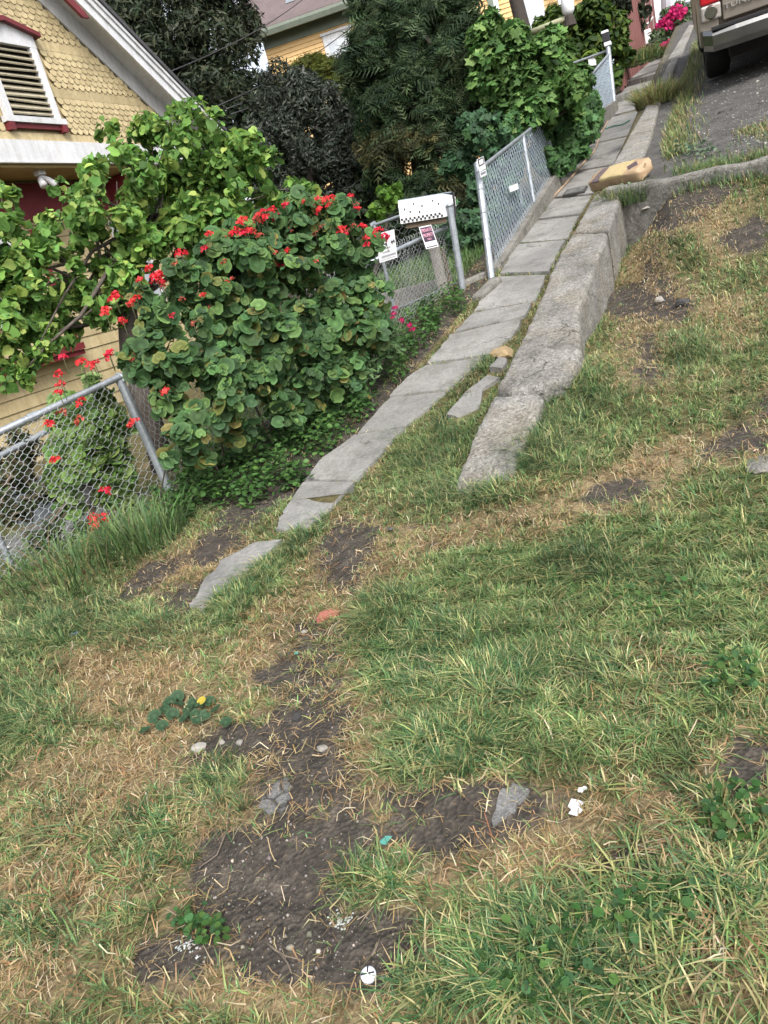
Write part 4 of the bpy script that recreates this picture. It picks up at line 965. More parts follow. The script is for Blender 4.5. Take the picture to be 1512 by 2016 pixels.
# attic vent
vent = MB().box((XW - .2, 8.9, 3.2), (XW + .0, 9.68, 4.28)).build('vent', 'black_void', house)  # solid near-black box: the shade inside the vent painted in
for i in range(11):
    zc = 3.24 + i * .083; tilt = .028 + rng.normal(0, .004)
    top_ok = 1
    MB().obox((XW + .035, 9.29, zc), (.032, 0, -tilt), (0, .385, rng.normal(0, .006)), (.004, 0, .009)).build('louver', 'louver', vent)
for a, b in (((8.78, 3.12), (8.90, 4.18)), ((9.67, 3.12), (9.80, 4.18))): MB().box((XW, a[0], a[1]), (XW + .07, b[0], b[1])).build('vent_casing', 'white_paint', vent)
MB().box((XW, 8.72, 3.09), (XW + .10, 9.86, 3.17)).build('vent_sill', 'white_paint', vent)
MB().prism([(XW, 8.78, 4.14), (XW, 9.80, 4.14), (XW, 9.80, 4.30), (XW, 9.29, 4.42), (XW, 8.78, 4.30)], (.073, 0, 0)).build('vent_head', 'white_paint', vent)
for sg in (-1, 1):
    MB().prism([(XW, 9.29 - sg * .0, 4.415), (XW, 9.29, 4.475), (XW, 9.29 + sg * .60, 4.335), (XW, 9.29 + sg * .60, 4.275)], (.15, 0, 0)).build('vent_hood', 'maroon', vent)
    MB().box((XW + .003, 9.29 + sg * .50 - .05, 2.985), (XW + .10, 9.29 + sg * .50 + .05, 3.088)).build('vent_bracket', 'maroon', vent)
MB().box((XW + .003, 8.84, 3.02), (XW + .06, 9.74, 3.088)).build('vent_apron', 'maroon', vent)
# rake: frieze, soffit, barge board, mouldings, roof
def rake_piece(name, matn, n0, n1, x0, x1, ext=0.0):
    for d, n, s in ((rd, rn, 1), (ld, ln, -1)):
        a = apex + n * n0; b = a + d * (4.9 + ext); t = n * (n1 - n0)
        a2 = np.array([0, 0, 0.0]); mitre = (n1 - n0) * RS
        MB().prism([np.array([x0, *(a + d * (-n0 * 0))[1:]]), np.array([x0, *b[1:]]), np.array([x0, *(b + t)[1:]]), np.array([x0, *(a + t - d * mitre)[1:]])], (x1 - x0, 0, 0)).build(name, matn, house)
rake_piece('frieze_board', 'white_paint', 0.0, 0.27, XW, XW + .035)
rake_piece('soffit', 'white_paint', 0.27, 0.30, XW - .2, -8.60)
rake_piece('barge_board', 'white_paint', 0.12, 0.34, -8.60, -8.555)
rake_piece('moulding', 'white_paint', 0.262, 0.345, -8.555, -8.52)
rake_piece('moulding', 'white_paint', 0.348, 0.40, -8.60, -8.49)
rake_piece('roof', 'roof_dark', 0.405, 0.47, -18, -8.46)
ap = [at_x(x, y, -8.55) for x, y in ((128, -8), (140, 2), (152, 14), (163, 26), (172, 38), (160, 36), (150, 26), (138, 14), (124, 0))]
MB().prism(ap, (.05, 0, 0)).build('bracket', 'maroon', house)
MB().box((XW, yl - .1, 2.57), (XW + .06, yr + .15, 2.858)).build('fascia', 'white_paint', house)
MB().box((XW, yl - .1, 2.545), (XW + .075, yr + .15, 2.568)).build('fascia_strip', 'white_paint', house)
XL = -9.75
MB().box((XL - 6, yl + .4, 2.50), (XW - .002, yr - .1, 2.544)).build('porch_ceiling', 'soffit', house)
MB().box((XL - .1, yl + .5, -2.2), (XL - .012, yr - .5, 2.498)).build('front_wall', 'yellow_siding', house)
for i in range(22):
    zb = -1.95 + i * .2
    MB().prism([(XL - .01, yl + .5, zb), (XL - .01, yl + .5, zb + .196), (XL + .004, yl + .5, zb + .196), (XL + .022, yl + .5, zb + .002)], (0, yr - yl - 1.0, 0)).build('siding_board', 'yellow_siding', house)
MB().box((XL + .002, 5.6, 1.9), (XL + .06, yr - .5, 2.46)).build('frieze', 'maroon', house)
# bay with maroon sill and corner
MB().box((XL + .023, 6.2, .02), (XL + .20, 8.98, 1.7)).build('bay', 'yellow_siding', house)
MB().box((XL + .023, 6.1, -.12), (XL + .30, 9.12, -.02)).build('window_sill', 'maroon', house)
MB().box((XL + .023, 6.1, -.20), (XL + .26, 9.12, -.125)).build('window_sill', 'maroon', house)
MB().box((XL + .023, 8.985, -.018), (XL + .24, 9.10, 1.75)).build('corner_trim', 'maroon', house)
fr = MB().box((XL + .202, 6.9, .45), (XL + .26, 8.5, 1.68)).build('window', 'white_paint', house)
MB().box((XL + .262, 7.0, .55), (XL + .27, 7.65, 1.6)).build('pane', 'glass', fr); MB().box((XL + .262, 7.75, .55), (XL + .27, 8.4, 1.6)).build('pane', 'glass', fr)
wn = MB().box((XL + .024, 10.9, .3), (XL + .07, 11.7, 1.8)).build('window', 'white_paint', house); MB().box((XL + .072, 11.0, .4), (XL + .08, 11.6, 1.7)).build('pane', 'glass', wn)
for y in (11.15, 8.0):
    MB().prism([(XL + .06, y, 2.49), (XW - .05, y, 2.49), (XW - .08, y, 2.40), (XW - .22, y, 2.36), (XW - .3, y, 2.25), (XL + .22, y, 2.20), (XL + .06, y, 2.02)], (0, .09, 0)).build('bracket', 'maroon', house)
lt = MB().box((XL + .5, 9.18, 2.44), (XL + .62, 9.30, 2.499)).build('flood_light', 'plain_white', house)
for dy in (-.07, .09): MB().tube([(XL + .56, 9.24, 2.43), (XL + .60, 9.24 + dy, 2.36), (XL + .66, 9.24 + dy * 1.5, 2.27)], [.03, .045, .06], 10).build('lamp_head', 'plain_white', lt, True)

# things piled at the foot of the house, seen through the fence
for (nm, c, sx, sy, sz, mm, lb) in (('storage_bin', (-7.4, 5.6), .26, .24, .42, 'bin_grey', 'grey blue storage bin behind the left fence mesh'), ('storage_crate', (-6.9, 6.0), .22, .3, .26, 'dark_rock', 'dark low crate next to the grey blue bin behind the fence')):
    b0 = T3(*c); e = empty(nm, b0, label=lb, cat='bin')
    MB().prism([b0 + np.array([-sx * .85, -sy * .85, -.05]), b0 + np.array([sx * .85, -sy * .85, -.05]), b0 + np.array([sx * .85, sy * .85, -.05]), b0 + np.array([-sx * .85, sy * .85, -.05])], (0, 0, sz)).build('body', mm, e, bevel=.03)
    MB().obox(b0 + np.array([0, 0, sz + .0]), (sx, 0, .03), (0, sy, 0), (0, 0, .035)).build('lid', mm, e, bevel=.01)
yq = hits([(-60, 1135), (-60, 1075), (60, 1040), (200, 1000), (335, 955), (350, 975), (230, 1025), (100, 1080)])
mm_ = MB(); mm_.prism([p + np.array([0, 0, .012]) for p in yq], (0, 0, -.1)); mm_.build('yard_path', 'slab_grey', kind='structure')

# ================================================================ BACK HOUSE (peach siding, mauve roof)
bhs = empty('hillside_house', (-10, 28.5, 3.5), label='peach sided house with mauve shingle roof behind the trees', cat='house')
wd = unit((1, .28, 0)); wn_ = np.array([wd[1], -wd[0], 0]); W0 = np.array([-13.8, 27.1, 0.0])      # wn_ faces the street
Wp = lambda u, z, o=0.0: W0 + wd * u + np.array([0, 0, z]) + wn_ * o
UE = 7.35; ZE = 8.35
MB().prism([Wp(-.6, 2.5), Wp(UE, 2.5), Wp(UE, ZE), Wp(-.6, ZE)], -wn_ * .3).build('wall', 'peach_siding', bhs)
for i in range(30):
    z = 4.4 + i * .135
    if z + .13 > ZE - .05: break
    MB().prism([Wp(-.6, z, .0), Wp(-.6, z + .131, .0), Wp(-.6, z + .131, .006), Wp(-.6, z, .03)], wd * (UE + .6)).build('siding_board', 'peach_siding', bhs)
MB().prism([Wp(UE - .02, 2.5, .032), Wp(UE + .16, 2.5, .032), Wp(UE + .16, ZE, .032), Wp(UE - .02, ZE, .032)], wn_ * .03).build('corner_board', 'green_trim', bhs)
MB().prism([Wp(UE + .165, 2.5, .0), Wp(UE + .32, 2.5, .0), Wp(UE + .32, ZE, .0), Wp(UE + .165, ZE, .0)], wn_ * .03).build('corner_board', 'white_paint', bhs)
ev = MB(); ev.prism([Wp(-1.2, ZE - .02, .55), Wp(-1.2, ZE - .02, .0), Wp(-1.2, ZE + .05, .0), Wp(-1.2, ZE + .05, .55)], wd * (UE + 1.6)); ev.build('soffit', 'green_trim', bhs)
ev = MB(); ev.prism([Wp(-1.25, ZE - .16, .56), Wp(-1.25, ZE + .07, .56), Wp(-1.25, ZE + .07, .70), Wp(-1.25, ZE - .02, .70), Wp(-1.25, ZE - .16, .64)], wd * (UE + 1.7)); ev.build('gutter', 'green_trim', bhs)
MB().prism([Wp(-.6, ZE - .40, .032), Wp(UE, ZE - .40, .032), Wp(UE, ZE - .03, .032), Wp(-.6, ZE - .03, .032)], wn_ * .03).build('frieze_board', 'green_trim', bhs)
for i in range(20):          # roof courses, each lapping the one below
    o0, z0 = .66 - i * .34, ZE + .08 + i * .27
    MB().prism([Wp(-1.3, z0, o0), Wp(UE + .6, z0, o0), Wp(UE + .6, z0 + .30, o0 - .36), Wp(-1.3, z0 + .30, o0 - .36)], (0, 0, .03)).build('roof_course', 'roof_mauve', bhs)
MB().prism([Wp(-1.46, ZE - .1, .72), Wp(-1.46, ZE + .14, .72), Wp(-1.46, ZE + 5.6, -6.2), Wp(-1.46, ZE + 5.36, -6.2)], wd * .14).build('rake_board', 'white_paint', bhs)
for u, o in ((.7, -.35), (1.15, -.75)):
    zz = ZE + .1 + (.66 - o) * .79; c = Wp(u, zz, o)
    v = MB().tube([c, c + np.array([0, 0, .55])], .05, 8).build('vent_pipe', 'ink', bhs); MB().obox(c + np.array([0, 0, .06]), wd * .18, wn_ * .16 + np.array([0, 0, -.12]), (0, 0, .015)).build('flashing', 'galv', v)
def bwin(u0, u1, z0, z1):
    wv = MB().prism([Wp(u0, z0, .031), Wp(u1, z0, .031), Wp(u1, z1, .031), Wp(u0, z1, .031)], wn_ * .03).build('window', 'white_paint', bhs)
    f = .15
    mid = (u0 + u1) / 2
    for a, b in ((u0 + f, mid - .025), (mid + .025, u1 - f)): MB().prism([Wp(a, z0 + f, .062), Wp(b, z0 + f, .062), Wp(b, z1 - f - .08, .062), Wp(a, z1 - f - .08, .062)], wn_ * .01).build('pane', 'glass', wv)
    MB().prism([Wp(u0 - .05, z1 - .02, .062), Wp(u1 + .05, z1 - .02, .062), Wp(u1 + .05, z1 + .06, .062), Wp(u0 - .05, z1 + .06, .062)], wn_ * .05).build('casing_head', 'white_paint', wv)
wl = at_y(634, 72, 27.5); u0 = float((wl - W0) @ wd)
bwin(u0, u0 + 1.06, 6.55, float(wl[2]))
# recessed porch wing on the right
PW0 = Wp(UE + .3, 0, -.7); Pp = lambda u, z, o=0.0: PW0 + wd * u + np.array([0, 0, z]) + wn_ * o
MB().prism([Pp(0, 2.5), Pp(3.3, 2.5), Pp(3.3, ZE), Pp(0, ZE)], -wn_ * .2).build('porch_wall', 'peach_siding', bhs)
for i in range(24):
    z = 4.6 + i * .15; MB().prism([Pp(0, z, .0), Pp(0, z + .146, .0), Pp(0, z + .146, .006), Pp(0, z, .03)], wd * 3.3).build('siding_board', 'peach_siding', bhs)
pwn = MB().prism([Pp(.75, 5.2, .031), Pp(1.55, 5.2, .031), Pp(1.55, 7.6, .031), Pp(.75, 7.6, .031)], wn_ * .04).build('window', 'white_paint', bhs)
MB().prism([Pp(.85, 5.3, .072), Pp(1.12, 5.3, .072), Pp(1.12, 7.5, .072), Pp(.85, 7.5, .072)], wn_ * .01).build('pane', 'glass', pwn); MB().prism([Pp(1.18, 5.3, .072), Pp(1.45, 5.3, .072), Pp(1.45, 7.5, .072), Pp(1.18, 7.5, .072)], wn_ * .01).build('pane', 'glass', pwn)
for u in (1.95, 2.9): MB().prism([Pp(u, 3, .5), Pp(u + .2, 3, .5), Pp(u + .2, ZE, .5), Pp(u, ZE, .5)], wn_ * .2).build('porch_post', 'white_paint', bhs)

# pale building at the top of the street
tb = empty('white_cottage', (-2, 46, 6.5), label='white board fronted cottage at the top of the street', cat='house')
for i in range(10):
    a = at_y(1262 + i * 9.5, -30, 46); b = at_y(1270 + i * 9.5, 52, 46)
    MB().obox(((a[0] + b[0]) / 2, 46, (a[2] + b[2]) / 2), (.11, 0, 0), (0, .05, 0), (0, 0, (a[2] - b[2]) / 2 + .2)).build('board', 'pale_house', tb)
MB().box((-4, 46.1, 5), (3, 46.4, 12)).build('wall', 'blue_grey', tb)
pl = empty('white_barrel_planter', at_y(1335, 16, 43), label='round white ribbed tub at the top of the street', cat='planter')
pc = at_y(1334, 12, 43)
MB().tube([pc - np.array([0, 0, .12]), pc - np.array([0, 0, .06]), pc + np.array([0, 0, .25]), pc + np.array([0, 0, .7])], [.55, .72, .70, .66], 18).build('tub', 'pale_house', pl)
MB().tube([pc - np.array([0, 0, .3]), pc - np.array([0, 0, .07])], [.62, .72], 18).build('base', 'blue_grey', pl)
MB().tube([pc - np.array([0, 0, 2.2]), pc - np.array([0, 0, .3])], [.4, .5], 10).build('plinth', 'ink', pl)

# ================================================================ POLE, LAMP, CABLES
up_ = empty('utility_pole', at_y(1042, 110, 24), label='dark leaning wooden utility pole in front of the peach house', cat='pole')
pa, pb_ = at_y(1060, 170, 24), at_y(1003, -50, 24)
MB().tube([pa, (pa + pb_) / 2, pb_, pb_ + (pb_ - pa) * .6], [.22, .20, .18, .16], 12).build('shaft', 'pole_dark', up_, True)
la = empty('lamp_arm', at_y(1043, 64, 23.9), label='pale pipe arm with white lantern sticking out from the pole', cat='lamp')
MB().tube([at_y(1040, 66, 23.9), at_y(1080, 50, 23.7), at_y(1120, 34, 23.5)], .075, 8).build('arm', 'lime_pipe', la, True)
lc = at_y(1118, 14, 23.5)
MB().tube([lc + np.array([0, 0, .40]), lc + np.array([0, 0, .36]), lc + np.array([0, 0, .1]), lc + np.array([0, 0, -.1]), lc + np.array([0, 0, -.2])], [.05, .13, .17, .16, .08], 12).build('lantern', 'plain_white', la, True)
MB().tube([lc + np.array([0, 0, -.45]), lc + np.array([0, 0, -.2])], [.17, .12], 10).build('lantern_base', 'pole_dark', la)
MB().tube([lc + np.array([0, 0, .40]), lc + np.array([0, 0, .46]), lc + np.array([0, 0, .6])], [.20, .22, .04], 10).build('lantern_cap', 'pole_dark', la)
for i, (a, b, D1, D2, sag, lb) in enumerate((((325, 145), (660, -60), 16, 30, .25, 'topmost thin cable crossing the dark tree and mauve roof'), ((445, 215), (760, 45), 17, 28, .2, 'thin cable crossing in front of the peach house window'), ((455, 225), (775, 60), 17, 28, .2, 'lower of the paired cables below the peach house window'), ((430, 208), (740, 10), 17, 28, .2, 'cable crossing the peach house wall above the window'))):
    A_, B_ = at_d(*a, D1), at_d(*b, D2)
    MB().tube([A_ * (1 - t) + B_ * t - np.array([0, 0, sag * 4 * t * (1 - t)]) for t in np.linspace(0, 1, 14)], .012, 5).build('overhead_cable', 'cable', None, True, label=lb, cat='cable', group='overhead cables')

# ================================================================ PICKUP TRUCK
tr = empty('pickup_truck', (-.17, 13, 1.05), False, label='bronze grey pickup truck seen from behind, parked uphill at right', cat='truck')
tf = unit((-.03, 1, .21)); tx = unit((1, .03, .0)); tx = unit(tx - tf * (tx @ tf)); tz = np.cross(tx, tf)
TS = 1.25
frame(tr, np.array([-.175, 13.0, 1.055]), tx, tf, tz, TS)
def arch(yc, r=.50, n=9): return [(yc + r * math.cos(a), max(.38 + r * math.sin(a), .40)) for a in np.linspace(math.pi, 0, n)]
side = [(0.02, .62), (0.12, .45)] + [(.68, .45)] + arch(1.22) + [(1.76, .42), (4.40, .42)] + arch(4.93) + [(5.45, .45), (5.75, .5), (5.8, .95), (5.5, 1.12), (4.5, 1.18), (2.1, 1.20), (0.02, 1.30)]
MB().prism([(0.0, y, z) for y, z in side], (.20, 0, 0)).build('bed_side', 'truck_paint', tr, bevel=.03)
MB().prism([(1.83, y, z) for y, z in side], (.20, 0, 0)).build('bed_side', 'truck_paint', tr, bevel=.03)
MB().box((.205, .10, .60), (1.825, 5.6, 1.1)).build('body', 'truck_paint', tr)
MB().prism([(.10, y, z) for y, z in ((2.1, 1.15), (2.2, 1.78), (2.6, 1.92), (3.6, 1.92), (4.5, 1.18))], (1.83, 0, 0)).build('cab', 'truck_paint', tr, bevel=.06)
MB().prism([(.22, y, z) for y, z in ((2.13, 1.28), (2.19, 1.72), (2.18, 1.72), (2.12, 1.28))], (1.59, 0, 0)).build('rear_window', 'ink', tr)
tg = MB().box((.245, .005, .66), (1.785, .10, 1.31)).build('tailgate', 'truck_paint', tr, bevel=.012)
MB().prism([(.26, y, z) for y, z in ((.004, .90), (-.006, .93), (-.006, 1.25), (.004, 1.28))], (1.51, 0, 0)).build('tailgate_crease', 'truck_paint', tg)
for x0 in (.03, 1.80):
    lamp = MB().box((x0, -.012, .855), (x0 + .20, .10, 1.30)).build('tail_light', 'red_lens', tr, bevel=.02)
    MB().box((x0, -.014, .70), (x0 + .20, .10, .852)).build('reverse_lens', 'clear_lens', lamp, bevel=.02)
    MB().tube([(x0 + .10, -.03, .776), (x0 + .10, -.008, .776)], [.055, .072], 14).build('reflector', 'chrome', lamp)
bump = [(-.10, .40), (-.15, .46), (-.16, .56), (-.12, .605), (.04, .605), (.04, .40)]
m = MB(); n = len(bump); stn = ((.03, .12, .02), (.12, .0, .0), (.35, -.02, 0), (.75, -.02, 0), (1.28, -.02, 0), (1.68, -.02, 0), (1.91, .0, 0), (2.0, .12, .02))
for x, dy, dz in stn: m.add([(x, y + dy, z + dz) for y, z in bump], [])
m.f = [(i * n + k, i * n + (k + 1) % n, (i + 1) * n + (k + 1) % n, (i + 1) * n + k) for i in range(len(stn) - 1) for k in range(n)] + [tuple(range(n)), tuple(range((len(stn) - 1) * n, len(stn) * n))]
bmp = m.build('bumper', 'chrome', tr)
MB().box((.12, -.15, .607), (1.9, .0, .632)).build('step_pad', 'ink', bmp)
MB().box((.80, -.19, .43), (1.22, -.182, .60)).build('licence_plate', 'pale_house', bmp)
MB().box((.3, .3, .25), (1.7, 5.3, .58)).build('underbody', 'black_void', tr)
for x0 in (.045, 1.70):
    for yc in (1.22, 4.93):
        wh = MB(); pr = [(0, .30), (.012, .375), (.05, .40), (.23, .40), (.27, .375), (.285, .30)]; k = 28; V = []; F = []
        for i in range(k):
            a = 2 * math.pi * i / k
            for (x, r) in pr: V.append((x0 + x, yc + r * math.cos(a), .40 + r * math.sin(a)))
        L_ = len(pr); F = [(i * L_ + j, i * L_ + j + 1, ((i + 1) % k) * L_ + j + 1, ((i + 1) % k) * L_ + j) for i in range(k) for j in range(L_ - 1)]
        wheel = wh.add(V, F).build('wheel', 'rubber', tr, True)
        V = []; pr = [(.03, .30), (.045, .24), (.02, .10), (.015, .0)] if x0 < 1 else [(.255, .30), (.24, .24), (.265, .10), (.27, .0)]; L_ = 4
        for i in range(k):
            a = 2 * math.pi * i / k; sp = .8 if (i // 2) % 2 else 1.0
            for (x, r) in pr: V.append((x0 + x, yc + r * math.cos(a), .40 + r * math.sin(a)))
        F = [(i * L_ + j, i * L_ + j + 1, ((i + 1) % k) * L_ + j + 1, ((i + 1) % k) * L_ + j) for i in range(k) for j in range(L_ - 1)]
        MB().add(V, F).build('rim', 'alloy', wheel)
me = text_mesh('TUNDRA', 0.085, 'badge', .008); o = link('badge', me, tg); o.location = (.48, -.012, .785); o.rotation_euler = (math.pi / 2, 0, 0); o.scale = (1.28, .85, 1)

# ================================================================ VEGETATION
def rdir(n):
    v = rng.normal(0, 1, (n, 3)); return v / np.linalg.norm(v, axis=1)[:, None]
def crown_pts(blobs, n, sub=9, sr=0.42, shell=0.55, cut=None):
    """points through a lumpy crown. blobs: (px, py, distance, radius in photo pixels)"""
    c = np.array([at_d(b[0], b[1], b[2]) for b in blobs]); R = np.array([b[3] / FPX * b[2] for b in blobs])
    S = []; SR = []
    for ci, ri in zip(c, R):
        d = rdir(sub); S.append(ci + d * (ri * rng.uniform(.55, .85, (sub, 1)))); SR.append(ri * sr * rng.uniform(.7, 1.25, sub))
    S = np.concatenate(S); SR = np.concatenate(SR); p = SR ** 2 / (SR ** 2).sum()
    k = rng.choice(len(S), n, p=p); d = rdir(n); d[:, 2] = np.where(rng.random(n) < .35, np.abs(d[:, 2]), d[:, 2])
    rr = (shell + (1 - shell) * rng.random(n)) * SR[k]
    return S[k] + d * rr[:, None], d, k
OVAL = [(-.5, 0, 0), (-.15, .27, .07), (.2, .24, .06), (.5, 0, -.06), (.2, -.24, .06), (-.15, -.27, .07)]
OVALF = [(0, 1, 5), (1, 2, 5), (2, 4, 5), (2, 3, 4)]
OVALT = [.9, 1, 1, 1.1, 1, 1]
HEART = [(-.42, 0, 0), (-.5, .2, .03), (-.34, .42, .07), (.0, .45, .08), (.3, .22, .03), (.62, 0, -.12), (.3, -.22, .03), (.0, -.45, .08), (-.34, -.42, .07), (-.5, -.2, .03)]
HEARTF = [(0, 1, 2), (0, 2, 3), (0, 3, 4), (0, 4, 5), (0, 5, 6), (0, 6, 7), (0, 7, 8), (0, 8, 9)]
STRIP = [(-.5, 0, 0), (0, .13, .04), (.5, 0, 0), (0, -.13, .04)]; STRIPF = [(0, 1, 2), (0, 2, 3)]
def lobed(n_l, depth, rx=1.0):
    pts = [(-.15, 0, 0)]; m = n_l * 2 + 1
    for i in range(m):
        a = -2.5 + 5.0 * i / (m - 1); r = (0.95 if i % 2 == 1 else depth) * (1.15 - .12 * abs(a)); pts.append((r * math.cos(a) * .62, r * math.sin(a) * .62, .08 * (i % 2) - .04 * abs(a)))
    return pts, [(0, i, i + 1) for i in range(1, m)]
FIG, FIGF = lobed(5, .62); IVY, IVYF = lobed(5, .62)
GN = 14
GER = [(0, 0, -.10)] + [(.52 * math.cos(a), .52 * math.sin(a), .02) for a in np.linspace(0, 2 * math.pi, GN, False)] + [((.97 + .08 * (i % 2) - (.5 if i == GN // 2 else 0)) * math.cos(a), (.97 + .08 * (i % 2) - (.5 if i == GN // 2 else 0)) * math.sin(a), .10 + .05 * (i % 2)) for i, a in enumerate(np.linspace(0, 2 * math.pi, GN, False))]
GERF3 = [(0, 1 + i, 1 + (i + 1) % GN) for i in range(GN)]
GERF = GERF3 + [t for i in range(GN) for t in ((1 + i, 1 + GN + i, 1 + GN + (i + 1) % GN), (1 + i, 1 + GN + (i + 1) % GN, 1 + (i + 1) % GN))]
GERT = [1.3] + [.72] * GN + [1.15] * GN
# a flat conifer spray: twig with needles to both sides
FIR = []; FIRF = []
for i in range(7):
    x = -.5 + i * .15; L_ = .30 - .03 * abs(i - 2)
    for s in (-1, 1):
        k = len(FIR); FIR += [(x - .02, 0, 0), (x + .05, 0, 0), (x + .02 + .16, s * L_, -.03 - .05 * (i % 2))]; FIRF.append((k, k + 1, k + 2))
k = len(FIR); FIR += [(.48, .03, 0), (.48, -.03, 0), (.74, 0, -.02)]; FIRF.append((k, k + 1, k + 2))
def leaf_parts(crown, tpl, faces, C, N, sizes, cols, matn, tcol=None, nmax=300, variants=14):
    """the leaves that show largest, each an object of its own"""
    px, py = proj(C); d = np.linalg.norm(C, axis=1)
    ok = (px > -10) & (px < 1520) & (py > -10) & (py < 2020)
    Nn = N / np.linalg.norm(N, axis=1)[:, None]; face = np.abs((Nn * (-C / d[:, None])).sum(1))
    cell = {}
    score = np.where(ok, sizes / d * (0.25 + face), -1)
    # outermost first: keep the nearest leaf of each small picture cell
    order = np.argsort(d); take = []
    for i in order:
        if score[i] < 0: continue
        key = (int(px[i] // 17), int(py[i] // 17))
        if key in cell: continue
        cell[key] = 1; take.append(i)
    take = sorted(take, key=lambda i: -score[i])[:nmax]
    mesh = []
    for v in range(variants):
        T = np.array(tpl, float); T = T * (1 + rng.normal(0, .05, T.shape)); cc = np.repeat(cols[rng.integers(0, len(cols), 1)], len(T), 0)
        if tcol is not None: cc = cc * np.array(tcol)[:, None]
        mesh.append(np_mesh('leaf', T, np.array(faces), matn, cc))
    for i in take:
        o = bpy.data.objects.new('leaf', mesh[i % variants]); COL.objects.link(o); o.parent = crown
        o.matrix_basis = rot_between(C[i], N[i], rng.uniform(0, 6.28), float(sizes[i]))
    mask = np.ones(len(C), bool); mask[take] = False
    return mask
def plant(name, label, cat, base, blobs, n, tpl, faces, size, cols, matn='leaf', parts=False, up=.5, rnd=.5, sub=9, sr=.42, shell=.55, tcol=None, trunk=None, limbs=0, crown_name='crown', trunk_mat='bark', grad=None, keep=None, group=None, toc=0.0, limb_r=.03):
    root = empty(name, base, label=label, cat=cat, group=group)
    C, D, k = crown_pts(blobs, n, sub, sr, shell)
    if keep is not None:
        m = keep(C); C, D, k = C[m], D[m], k[m]
    n = len(C); N = D * 1.0 + np.array([0, 0, up]) + rng.normal(0, rnd, (n, 3)) - toc * C / np.linalg.norm(C, axis=1)[:, None]
    sz = size * np.clip(rng.lognormal(-.06, .38, n), .35, 1.8); col = pick(cols, n) * (0.82 + 0.36 * rng.random(int(k.max()) + 1)[k])[:, None]
    if grad is not None: col = grad(C, col)
    mask = np.ones(n, bool)
    if trunk:
        MB().tube(trunk[0], trunk[1], 9).build('trunk', trunk_mat, root, True)
        bc = np.array([at_d(b[0], b[1], b[2]) for b in blobs]); t0 = np.array(trunk[0])
        for i in range(limbs):
            e = bc[i % len(bc)] + rng.normal(0, .05, 3); s = t0[rng.integers(len(t0) // 2, len(t0))]
            mid = (s + e) / 2 + rng.normal(0, .06 * np.linalg.norm(e - s), 3)
            MB().tube([s, s * .5 + mid * .5 + rng.normal(0, .02, 3), mid, mid * .5 + e * .5 + rng.normal(0, .03, 3), e], [limb_r, limb_r * .8, limb_r * .6, limb_r * .4, limb_r * .15], 6).build('branch', trunk_mat, root, True)
    crown = link(crown_name, None, root) if False else None
    V, F, c = scatter(tpl, faces, C, N, sz, rng.uniform(0, 6.28, n), col, tcol)
    if parts:
        ph = bpy.data.meshes.new(crown_name); crown = link(crown_name, ph, root, kind='stuff')
        mask = leaf_parts(crown, tpl, faces, C, N, sz, col, matn, tcol)
        V, F, c = scatter(tpl, faces, C[mask], N[mask], sz[mask], rng.uniform(0, 6.28, mask.sum()), col[mask], tcol)
        crown.data = np_mesh(crown_name, V, F, matn, c)
    else: crown = link(crown_name, np_mesh(crown_name, V, F, matn, c), root, kind='stuff')
    return root, crown

# --- broadleaf tree before the yellow house
tb_ = [at_d(262, 760, 6.9), at_d(258, 690, 6.9), at_d(250, 610, 7.0), at_d(262, 520, 7.1), at_d(290, 430, 7.2)]
tb_[0] = np.array([tb_[0][0], tb_[0][1], tb_[0][2] - .8])
LT = [(300, 310, 7.2, 72), (390, 285, 7.1, 66), (465, 318, 7.1, 62), (515, 338, 7.2, 42), (245, 355, 7.0, 72), (135, 440, 6.8, 64), (45, 490, 6.6, 60), (330, 400, 6.9, 95), (205, 470, 6.7, 85), (105, 560, 6.6, 70), (60, 675, 6.3, 48), (28, 738, 6.2, 34), (225, 545, 6.7, 55), (425, 400, 6.9, 75), (550, 385, 7.0, 34), (15, 385, 6.7, 20), (155, 392, 6.8, 26), (356, 225, 7.2, 22), (215, 262, 7.2, 22), (345, 490, 6.8, 70), (480, 420, 7.2, 60), (610, 375, 7.2, 18), (115, 365, 7.0, 16), (590, 385, 7.2, 20), (-40, 600, 6.4, 60), (10, 560, 6.6, 50), (150, 620, 6.9, 40), (20, 700, 6.5, 40), (110, 650, 6.4, 40), (20, 640, 6.3, 50), (185, 605, 6.6, 45), (60, 590, 6.5, 55), (0, 500, 6.6, 60), (275, 480, 6.8, 60), (230, 630, 6.9, 26)]
plant('broadleaf_tree', 'bright green broadleaf tree in front of the yellow house', 'tree', tb_[0], LT, 11500, HEART, HEARTF, 0.058, [[.14, .26, .055], [.11, .22, .048], [.19, .32, .07], [.07, .15, .035], [.26, .37, .09], [.12, .235, .065]], parts=True, up=.35, rnd=.75, trunk=(tb_, [.11, .10, .085, .06, .03]), limbs=30, sub=11, sr=.36, limb_r=.024)

